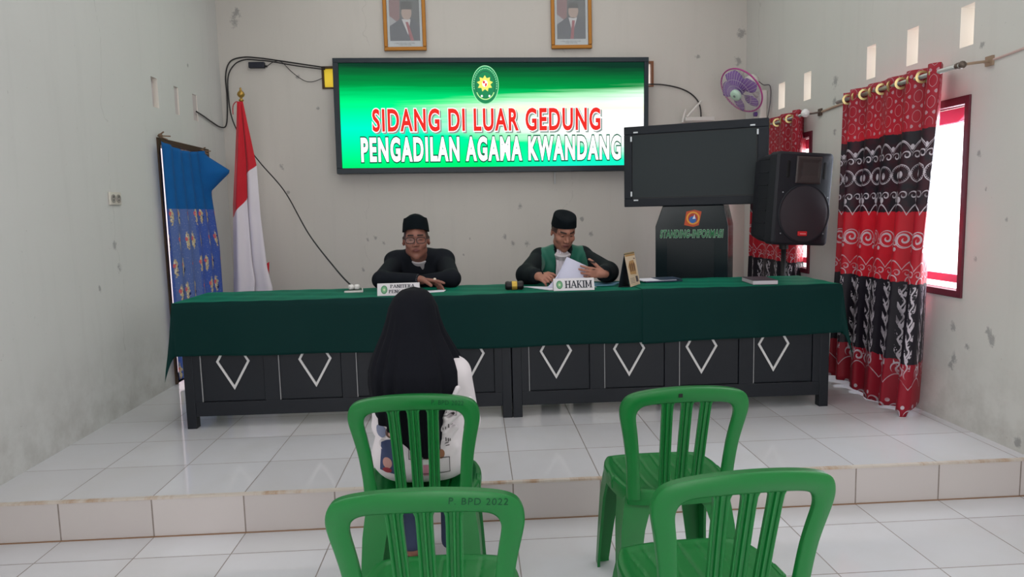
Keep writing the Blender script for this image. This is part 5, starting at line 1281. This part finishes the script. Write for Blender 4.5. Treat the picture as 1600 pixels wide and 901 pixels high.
ls, le, lw = (-.205, 4.80, 1.06), (-.148, 4.485, .98), (-.36, 4.50, .968)
for a, b_, c in ((rs, re, rw), (ls, le, lw)): S.cone(a, b_, .048, .04, .02); S.cone(b_, c, .038, .026, .015)
hand(S, rw, (.93, -.16, -.12), (.05, -.35, -1), -1, [(.05, .12, .1), (.35, .35, .2), (.45, .4, .25), (.5, .4, .3)], (.2, .2), .09, 1.08)
hand(S, lw, (-1, .0, -.05), (0, -.1, -1), 1, [(.1, .2, .2)]*4)
for s in (-1, 1): legs(S, (-.37+s*.09, 4.98, .62), (-.37+s*.11, 4.64, .64), (-.37+s*.11, 4.66, .27), (-.37+s*.12, 4.53, RZ+.028))
body = sdf_obj('body', S, M_skin, P, colfn=face_colour(Mh, (140, 94, 81), (112, 62, 58)))
J = SDF((-.76, 4.25, .52), (.05, 5.16, 1.22), .005)
J.ell((-.37, 4.98, .64), (.18, .14, .12), .03); J.cone((-.43, 4.95, .68), (-.46, 4.82, 1.0), .115, .112, .05); J.cone((-.31, 4.95, .68), (-.28, 4.82, 1.0), .115, .112, .05)
J.cone((-.37, 4.92, .68), (-.37, 4.81, 1.04), .125, .112, .05); J.cone((-.52, 4.80, 1.09), (-.225, 4.80, 1.092), .066, .066, .04); J.cone((-.555, 4.80, 1.088), (-.195, 4.80, 1.09), .058, .058, .02); J.cone((-.42, 4.76, 1.10), (-.33, 4.76, 1.10), .065, .065, .04)
for a, b_, c in ((rs, re, rw), (ls, le, lw)): J.cone(a, b_, .068, .056, .03); J.cone(b_, tuple(Vector(b_).lerp(Vector(c), .93)), .055, .040, .02)
J.cone((-.364, 4.69, 1.17), (-.346, 4.715, 1.02), .036, .010, .01, sub=True); J.cone((-.37, 4.77, 1.19), (-.37, 4.66, 1.215), .050, .052, .01, sub=True)
jk = sdf_obj('jacket', J, M_navy, P)
W = SDF((-.50, 4.55, .85), (-.24, 4.95, 1.19), .005); W.cone((-.37, 4.84, .86), (-.37, 4.80, 1.06), .09, .08, .03); W.cone((-.37, 4.78, 1.06), (-.371, 4.69, 1.12), .060, .057, .02); W.cut((0, -.35, .94), (-.37, 4.69, 1.085))
sdf_obj('shirt', W, M_wsh, P)
b = MB(); d = (Vector(rw)-Vector(re)).normalized(); b.tube([Vector(rw)-d*.035, Vector(rw)-d*.008, Vector(rw)+d*.001], [.036, .037, .035], 18); b.build('shirt_cuff', M_wsh, P, smooth=True, angle=50)
T_ = SDF((-.62, 4.50, RZ+.02), (-.12, 5.14, .76), .007)
for s in (-1, 1): legs(T_, (-.37+s*.09, 4.98, .62), (-.37+s*.11, 4.64, .64), (-.37+s*.11, 4.66, .25), None, (.10, .078, .062), False)
sdf_obj('trousers', T_, M_trs, P)
for s in (-1, 1):
    x = -.37+s*.115; Q = SDF((x-.07, 4.46, RZ), (x+.07, 4.76, .31), .006); Q.cone((x, 4.68, RZ+.045), (x+s*.005, 4.53, RZ+.034), .045, .034, .02); Q.cone((x, 4.67, RZ+.05), (x, 4.665, RZ+.09), .045, .045, .02); Q.cut((0, 0, -1), (x, 4.6, RZ+.002)); sdf_obj('shoe', Q, M_shoe, P)
hair_cap(P, Mh); peci('cap', Mh, P, M_capb, .060, .106, False, .0865)
gl = MB()
def hp(x, y, z): return Mh @ Vector((x, y, z))
for s in (-1, 1):
    pts = []
    for i in range(24):
        a = 2*PI*i/24; c, si = math.cos(a), math.sin(a); x = .0275*math.copysign(abs(c)**.6, c); z = .0185*math.copysign(abs(si)**.6, si)
        pts.append(hp(s*.034+x, -.108+.35*abs(s*.034+x)**2*8*.3, .006+z))
    gl.tube(pts, .0023, 6, closed=True)
    gl.tube([hp(s*.061, -.104, .012), hp(s*.074, -.09, .014), hp(s*.083, -.02, .012), hp(s*.084, .012, .006)], .0014, 6)
gl.tube([hp(-.008, -.109, .010), hp(0, -.111, .012), hp(.008, -.109, .010)], .0014, 6); gobj = gl.build('glasses', mat('spectacle_frame', rgb(50, 40, 40), 0.4, 0.2), P, smooth=True)
for s in (-1, 1):
    b = MB(); b.add([hp(s*.034+.027*math.copysign(abs(math.cos(a))**.6, math.cos(a)), -.107, .006+.018*math.copysign(abs(math.sin(a))**.6, math.sin(a))) for a in [2*PI*i/24 for i in range(24)]], [tuple(range(24))]); b.build('lens', M_lens, gobj)
bv = bvh_of(body, P); pr = bv.find_nearest(Vector((-.245, 4.33, 1.01)))[0]
b = MB(); b.ball(pr, (.0095, .008, .009), 12); b.build('ring_stone', mat('pale_stone', rgb(232, 214, 196), 0.2), P, smooth=True)

# --- man in the green and black robe, reading
H = thing('person', 'man in a black cap and green fronted black robe reading papers at the desk', 'person', (.60, 4.86, RZ))
Hh = Matrix.Translation((.606, 4.73, 1.252)) @ Matrix.Rotation(.20, 4, 'Z') @ Matrix.Rotation(.45, 4, 'X')
S = SDF((.20, 4.10, RZ), (1.0, 5.16, 1.38), .0042)
S.ell((.60, 4.98, .62), (.16, .12, .11), .03); S.cone((.54, 4.96, .68), (.53, 4.86, .99), .095, .10, .05); S.cone((.66, 4.96, .68), (.67, 4.86, .99), .095, .10, .05)
S.cone((.46, 4.82, 1.065), (.74, 4.82, 1.07), .055, .055, .04); S.cone((.60, 4.84, 1.08), (.603, 4.76, 1.19), .058, .054, .03)
head(S, Hh, .97, .076)
rs, re, rw = (.445, 4.82, 1.065), (.335, 4.53, .985), (.392, 4.36, .990)
ls, le, lw = (.755, 4.82, 1.07), (.868, 4.52, .99), (.795, 4.295, 1.0)
for a, b_, c in ((rs, re, rw), (ls, le, lw)): S.cone(a, b_, .048, .04, .02); S.cone(b_, c, .038, .026, .015)
hand(S, rw, (.42, -.78, -.02), (.6, .25, -.75), 1, [(.5, .7, .4), (.75, .8, .5), (.9, .9, .6), (1.0, .9, .6)], (.5, .5), .03, 0.95)
hand(S, lw, (-.93, -.22, .12), (-.1, 1, .05), -1, [(.25, .4, .25), (.3, .45, .3), (.35, .5, .3), (.4, .5, .35)], (.1, .2), .08, 0.95)
for s in (-1, 1): legs(S, (.60+s*.09, 4.98, .62), (.60+s*.11, 4.64, .64), (.60+s*.11, 4.66, .27), (.60+s*.12, 4.53, RZ+.028))
hb = sdf_obj('body', S, M_skin, H, colfn=face_colour(Hh, (162, 112, 94), (118, 66, 62), .35))
J = SDF((.20, 4.28, .5), (1.02, 5.18, 1.2), .005)
J.ell((.60, 4.98, .64), (.19, .15, .14), .03); J.cone((.53, 4.95, .66), (.51, 4.84, 1.0), .125, .115, .05); J.cone((.67, 4.95, .66), (.69, 4.84, 1.0), .125, .115, .05)
J.cone((.46, 4.82, 1.08), (.74, 4.82, 1.085), .066, .066, .04); J.cone((.56, 4.79, 1.10), (.64, 4.79, 1.10), .070, .070, .04)
for a, b_, c, q in ((rs, re, rw, .80), (ls, le, lw, .86)):
    J.cone(a, b_, .066, .066, .03); e = tuple(Vector(b_).lerp(Vector(c), q)); J.cone(b_, e, .062, .052, .03)
for i in range(7): J.cone((.885-.012*i, 4.51-.02*i, 1.035-.004*i), (.93-.012*i, 4.56-.02*i, .97), .007, .007, .012)
J.cone((.598, 4.72, 1.17), (.598, 4.74, .92), .050, .040, .01, sub=True); J.cone((.60, 4.81, 1.20), (.60, 4.70, 1.2), .060, .062, .01, sub=True)
def robe_idx(C):
    dx = np.abs(C[:, 0]-.60-(C[:, 2]-1.0)*.03); z = C[:, 2]
    return ((dx < .150+(1.08-z)*.10) & (z > .86) & (dx > .044+.02*np.clip((z-1.07)/.06, 0, 1)) & (C[:, 1] < 4.86)).astype(int)
rb = sdf_obj('robe', J, [mat('black_robe', rgb(12, 20, 25), 0.8, spec=0.2), mat('green_robe', rgb(14, 92, 74), 0.6, sheen=0.35)], H, matfn=robe_idx)
W = SDF((.48, 4.60, .82), (.72, 5.0, 1.19), .005); W.cone((.60, 4.86, .84), (.60, 4.82, 1.06), .115, .09, .03); W.cone((.60, 4.80, 1.07), (.597, 4.72, 1.13), .064, .060, .02); W.cut((0, -.35, .94), (.6, 4.72, 1.105))
sdf_obj('shirt', W, M_wsh, H)
b = MB()
b.grid(lambda u, v: Vector((.597+(u-.5)*(.070+.035*(1-v)), 4.715-.03*(1-v)*0.6+.0045*math.sin(u*2*PI*5)+.02*abs(u-.5)+.012*v*v, .90+.235*v)), 50, 14); b.build('neck_bands', mat('white_bands', rgb(216, 208, 216), 0.7), H, smooth=True, solid=.0015)
T_ = SDF((.36, 4.50, RZ+.02), (.86, 5.14, .76), .007)
for s in (-1, 1): legs(T_, (.60+s*.09, 4.98, .62), (.60+s*.11, 4.64, .64), (.60+s*.11, 4.66, .25), None, (.10, .078, .062), False)
sdf_obj('trousers', T_, M_trs, H)
for s in (-1, 1):
    x = .60+s*.115; Q = SDF((x-.07, 4.46, RZ), (x+.07, 4.76, .31), .006); Q.cone((x, 4.68, RZ+.045), (x+s*.005, 4.53, RZ+.034), .045, .034, .02); Q.cone((x, 4.67, RZ+.05), (x, 4.665, RZ+.09), .045, .045, .02); Q.cut((0, 0, -1), (x, 4.6, RZ+.002)); sdf_obj('shoe', Q, M_shoe, H)
hair_cap(H, Hh); peci('cap', Hh, H, M_capb, .050, .068, True, .083)
b = MB(); d = (Vector(lw)-Vector(le)).normalized(); b.tube([Vector(lw)-d*.05, Vector(lw)-d*.018, Vector(lw)-d*.010], [.034, .036, .034], 18); b.build('shirt_cuff', M_wsh, H, smooth=True, angle=50)

# the sheets he holds: a bent stack standing on the cloth
def paper_pt(u, v):
    # outline measured in metres on the leaning sheet
    lo, hi = .425+.0*v, .70
    x = (.432+.075*v**1.1)*(1-u)+(.715+.012*v)*u
    top = .060+.118*min(1, max(0, u/.30))**.8 if u < .30 else .178-.075*((u-.30)/.70)**1.0
    z = ZT+.004+top*v
    y = 4.20+.115*v*(top/.178)-.03*math.sin(u*PI)*v+.085*u
    return Vector((x, y, z))
b = MB(); b.grid(paper_pt, 30, 20); o = b.build('held_papers', M_sheet2, None, smooth=True, solid=.0016, off=0.0)
tag(o, 'bent white sheets held upright between the hands of the robed man', 'papers')
t = thing('pen', 'thin dark pen in the writing hand of the robed man', 'pen', (.43, 4.27, ZT))
b = MB(); b.tube([(.462, 4.25, ZT+.004), (.455, 4.263, ZT+.02), (.405, 4.345, ZT+.115)], [.001, .004, .004], 8); b.build('barrel', M_capb, t, smooth=True)

# --- seated woman seen from behind
Wm = thing('person', 'woman in a black headscarf and printed white shirt seen from behind on a green chair', 'person', (-.207, 2.62, 0))
Wh = Matrix.Translation((-.218, 2.515, 1.005)) @ Matrix.Rotation(PI+.05, 4, 'Z') @ Matrix.Rotation(.12, 4, 'X')
S = SDF((-.46, 2.27, 0), (.05, 3.02, 1.15), .0048)
S.ell((-.207, 2.47, .545), (.15, .115, .09), .03); S.cone((-.26, 2.47, .58), (-.255, 2.475, .80), .085, .072, .05); S.cone((-.155, 2.47, .58), (-.16, 2.475, .80), .085, .072, .05)
S.cone((-.30, 2.48, .835), (-.115, 2.48, .835), .042, .042, .04); S.cone((-.21, 2.46, .87), (-.216, 2.50, .95), .046, .044, .03)
head(S, Wh, .95)
arms = (((-.325, 2.48, .82), (-.345, 2.55, .62), (-.275, 2.76, .575)), ((-.082, 2.48, .825), (-.048, 2.54, .63), (-.14, 2.76, .575)))
for a, b_, c in arms: S.cone(a, b_, .042, .035, .02); S.cone(b_, c, .033, .023, .015)
hand(S, arms[0][2], (.55, .7, -.15), (.1, .1, -1), 1, [(.25, .3, .2)]*4, sc=.9); hand(S, arms[1][2], (-.45, .75, -.12), (0, .1, -1), -1, [(.25, .3, .2)]*4, sc=.9)
LG = (((-.285, 2.50, .525), (-.315, 2.86, .50), (-.285, 2.74, .085), (-.30, 2.90, .028)), ((-.13, 2.50, .525), (-.10, 2.86, .50), (-.115, 2.74, .085), (-.075, 2.90, .028)))
for g_ in LG: legs(S, *g_, (.075, .055, .036))
sdf_obj('body', S, M_skin, Wm, colfn=face_colour(Wh, (150, 104, 86), (140, 74, 72)))
J = SDF((-.47, 2.25, .45), (.06, 2.80, .93), .005)
J.ell((-.207, 2.465, .53), (.172, .135, .085), .03); J.cone((-.265, 2.455, .57), (-.255, 2.47, .80), .112, .092, .05); J.cone((-.15, 2.455, .57), (-.16, 2.47, .80), .112, .092, .05)
J.cone((-.31, 2.475, .825), (-.095, 2.475, .83), .054, .054, .04)
for a, b_, c in arms: J.cone(a, b_, .058, .050, .03); J.cone(b_, tuple(Vector(b_).lerp(Vector(c), .9)), .048, .036, .02)
for i, (x0, z0, x1, z1) in enumerate(((-.07, .80, -.12, .70), (-.06, .72, -.13, .66), (-.08, .66, -.14, .60), (-.34, .62, -.30, .56), (-.09, .59, -.14, .53), (-.03, .76, -.05, .66))): J.cone((x0, 2.362, z0), (x1, 2.350, z1), .010, .006, .022)
J.cut((0, 0, -1), (0, 0, .466)); J.cone((-.21, 2.46, .95), (-.21, 2.47, .90), .055, .06, .01, sub=True)
sh = sdf_obj('shirt', J, mat('white_tee', rgb(216, 208, 212), 0.8, bump=0.05, bscale=300), Wm)
bv = bvh_of(sh, Wm)
def pxz(px, py): return (-.215+(px-646)*.00212, .595-(py-705)*.00225)
def dquad(name, c, col, off=.003, par=None, n=8):
    q = [pxz(*p) for p in c]; b = MB()
    def fn(u, v):
        x = (q[0][0]*(1-u)+q[1][0]*u)*(1-v)+(q[3][0]*(1-u)+q[2][0]*u)*v; z = (q[0][1]*(1-u)+q[1][1]*u)*(1-v)+(q[3][1]*(1-u)+q[2][1]*u)*v
        return project(bv, x, z, 2.2, off)
    b.grid(fn, n, n); return b.build(name, mat('print_%d_%d_%d' % col, rgb(*col), 0.8), sh, smooth=True)
def dell(name, cx, cy, rx, ry, col, off=.0036):
    x0, z0 = pxz(cx, cy); b = MB(); n = 18; vs = [project(bv, x0, z0, 2.2, off)]; fs = []
    for k in (1, 2, 3):
        for i in range(n): a = 2*PI*i/n; vs.append(project(bv, x0+rx*.00212*k/3*math.cos(a), z0+ry*.00225*k/3*math.sin(a), 2.2, off))
    for i in range(n): fs.append((0, 1+i, 1+(i+1) % n))
    for k in (0, 1):
        for i in range(n): fs.append((1+k*n+i, 1+(k+1)*n+i, 1+(k+1)*n+(i+1) % n, 1+k*n+(i+1) % n))
    b.add(vs, fs); return b.build(name, mat('print_%d_%d_%d' % col, rgb(*col), 0.8), sh, smooth=True)
def dbox(x0, y0, x1, y1, w=1.0):
    b = MB()
    for c in (((x0, y0), (x1, y0), (x1, y0+w), (x0, y0+w)), ((x0, y1-w), (x1, y1-w), (x1, y1), (x0, y1)), ((x0, y0), (x0+w, y0), (x0+w, y1), (x0, y1)), ((x1-w, y0), (x1, y0), (x1, y1), (x1-w, y1))):
        q = [pxz(*p) for p in c]
        b.grid(lambda u, v: project(bv, (q[0][0]*(1-u)+q[1][0]*u)*(1-v)+(q[3][0]*(1-u)+q[2][0]*u)*v, (q[0][1]*(1-u)+q[1][1]*u)*(1-v)+(q[3][1]*(1-u)+q[2][1]*u)*v, 2.2, .004), 8, 8)
    b.build('print_outline', mat('print_ink', rgb(54, 46, 48), 0.8), sh)
dquad('print_patch', [(583, 660), (614, 664), (614, 673), (582, 668)], (84, 72, 74)); dell('print_patch', 586, 680, 10, 9, (112, 118, 142)); dell('print_patch', 602, 680, 8, 8, (96, 70, 62)); dell('print_patch', 603, 682, 4, 3.5, (206, 160, 150), .0042)
dquad('print_patch', [(588, 692), (615, 688), (615, 743), (583, 738)], (62, 72, 106)); dell('print_patch', 597, 724, 8, 9, (196, 148, 142), .0042); dell('print_patch', 596, 736, 8, 4.5, (146, 52, 62), .0046)
dbox(632, 694, 660, 718); dbox(641, 717, 698, 742); dbox(671, 640, 711, 655); dquad('print_patch', [(655, 727), (676, 727), (676, 745), (655, 745)], (206, 138, 158)); dell('print_patch', 664, 713, 8, 7, (160, 112, 82)); dell('print_patch', 684, 712, 6, 7, (150, 104, 78))
dquad('print_patch', [(655, 719), (678, 719), (678, 726), (655, 726)], (222, 224, 220), .0038)
b = MB()
for (x, y, w_, h_) in ((635, 703, 1.2, 9), (639, 703, 5, 1.2), (639, 707, 5, 1.2), (642, 702, 1.2, 9), (647, 704, 1.2, 7), (692, 688, 1.4, 6), (696, 689, 1.4, 6), (699, 690, 1.2, 5), (691, 696, 6, 1.3), (692, 700, 6, 1.3), (688, 672, 1.2, 4), (692, 671, 1.2, 5), (697, 667, 1.4, 8), (700, 670, 4, 1.2), (690, 645, 1.4, 5), (690, 645, 5, 1.2), (694, 645, 1.4, 5), (698, 649, 1.3, 1.3), (702, 649, 1.3, 1.3), (706, 649, 1.3, 1.3)):
    q = [pxz(*p) for p in ((x, y), (x+w_, y), (x+w_, y+h_), (x, y+h_))]; b.add([project(bv, a, c, 2.2, .004) for a, c in q], [(0, 1, 2, 3)])
b.build('print_lettering', mat('print_ink', rgb(54, 46, 48), 0.8), sh)
T_ = SDF((-.44, 2.34, .04), (.04, 2.98, .64), .006)
T_.ell((-.207, 2.475, .535), (.158, .12, .085), .03)
for g_ in LG: legs(T_, g_[0], g_[1], (g_[2][0], g_[2][1], .08), None, (.084, .068, .054), False)
T_.cut((0, 0, -1), (0, 0, .052)); sdf_obj('jeans', T_, mat('denim', rgb(62, 72, 100), 0.85, bump=0.15, bscale=400, var=0.15), Wm)
for a, c in (((-.285, 2.72), (-.303, 2.925)), ((-.115, 2.72), (-.070, 2.925))):
    b = MB(); d = Vector((c[0]-a[0], c[1]-a[1], 0)); L = d.length; q = Matrix.Translation((a[0], a[1], 0)) @ Matrix.Rotation(math.atan2(d.y, d.x)-PI/2, 4, 'Z')
    out = [(.036*(1-.25*(k/12-.6)**2*4)*(math.sin(PI*min(.98, max(.02, k/12))))**.35, -.03+(L+.05)*k/12) for k in range(13)]
    pl = [(x, y) for x, y in out]+[(-x, y) for x, y in out[::-1]]
    n = len(pl); b.add([q @ Vector((x, y, z)) for z in (.0, .010) for x, y in pl], [tuple(range(n-1, -1, -1)), tuple(range(n, 2*n))]+[(i, (i+1) % n, n+(i+1) % n, n+i) for i in range(n)])
    so = b.build('sandal', mat('tan_sole', rgb(120, 84, 64), 0.7), Wm)
    b = MB(); b.tube([q @ Vector((x, .15, z)) for x, z in ((-.036, .008), (-.032, .035), (-.012, .056), (.012, .056), (.032, .035), (.036, .008))], .007, 8, flat=1.0); b.build('strap', mat('tan_strap', rgb(110, 76, 60), 0.6), so, smooth=True)

# headscarf
LV = [(1.138, .004, .004, .004), (1.128, .043, .050, .045), (1.105, .068, .085, .075), (1.068, .088, .104, .095), (1.024, .098, .118, .104), (.98, .113, .128, .108), (.936, .134, .150, .112), (.892, .156, .176, .122), (.848, .170, .200, .134), (.804, .172, .208, .138), (.76, .166, .212, .138), (.70, .160, .214, .130), (.56, .155, .216, .13)]
def lvl(z, k):
    for a, c in zip(LV, LV[1:]):
        if z >= c[0]: q = (a[0]-z)/(a[0]-c[0]); q = max(0, min(1, q)); return a[k]+(c[k]-a[k])*q
    return LV[-1][k]
HEM = [(-.40, .735), (-.375, .69), (-.30, .662), (-.262, .635), (-.235, .60), (-.19, .578), (-.125, .572), (-.118, .60), (-.108, .72), (-.085, .755), (-.055, .81), (-.03, .84)]
def scarf(u, v):
    th = 2*PI*u+PI/2   # u=.5 is the back (-y)
    bk = max(0, -math.sin(th)); xh = -.222+.175*math.cos(th)
    hb_ = lerp(HEM, xh); hem = hb_*min(1, bk*3)+(.80)*(1-min(1, bk*3))
    z = 1.138+(hem-1.138)*(v**.92)
    w_ = lvl(z, 1); d = lvl(z, 2) if math.sin(th) < 0 else lvl(z, 3)
    fl = .5+.5*math.cos(th*14+2.5*math.sin(th*3)+v*1.5); fl2 = math.cos(th*23+1+v)
    amp = .024*min(1, max(0, (v-.12))*1.8)
    k = 1-amp*(fl*0.9+fl2*.2)/max(w_, .03)*.55
    cy = 2.512-.006*v; cx = -.221-.006*math.sin(min(1, v*1.4)*PI)
    c, s = math.cos(th), math.sin(th)
    c = math.copysign(abs(c)**.92, c); s = math.copysign(abs(s)**.92, s)
    return Vector((cx+w_*k*c, cy+d*k*s, z))
b = MB(); nu, nv = 180, 70; b.grid(scarf, nu, nv)
F = []; 
for j in range(nv):
    for i in range(nu):
        u, v = (i+.5)/nu, (j+.5)/nv; p = scarf(u, v)
        if p.y > 2.54 and ((p.x+.218)/.052)**2+((p.z-1.0)/.075)**2 < 1: continue
        F.append(b.f[j*nu+i])
b.f = F; b.mi = [0]*len(F)
b.build('headscarf', mat('black_scarf', rgb(14, 15, 22), 0.9, bump=0.05, bscale=400, spec=0.15), Wm, smooth=True, solid=.002, off=1.0)
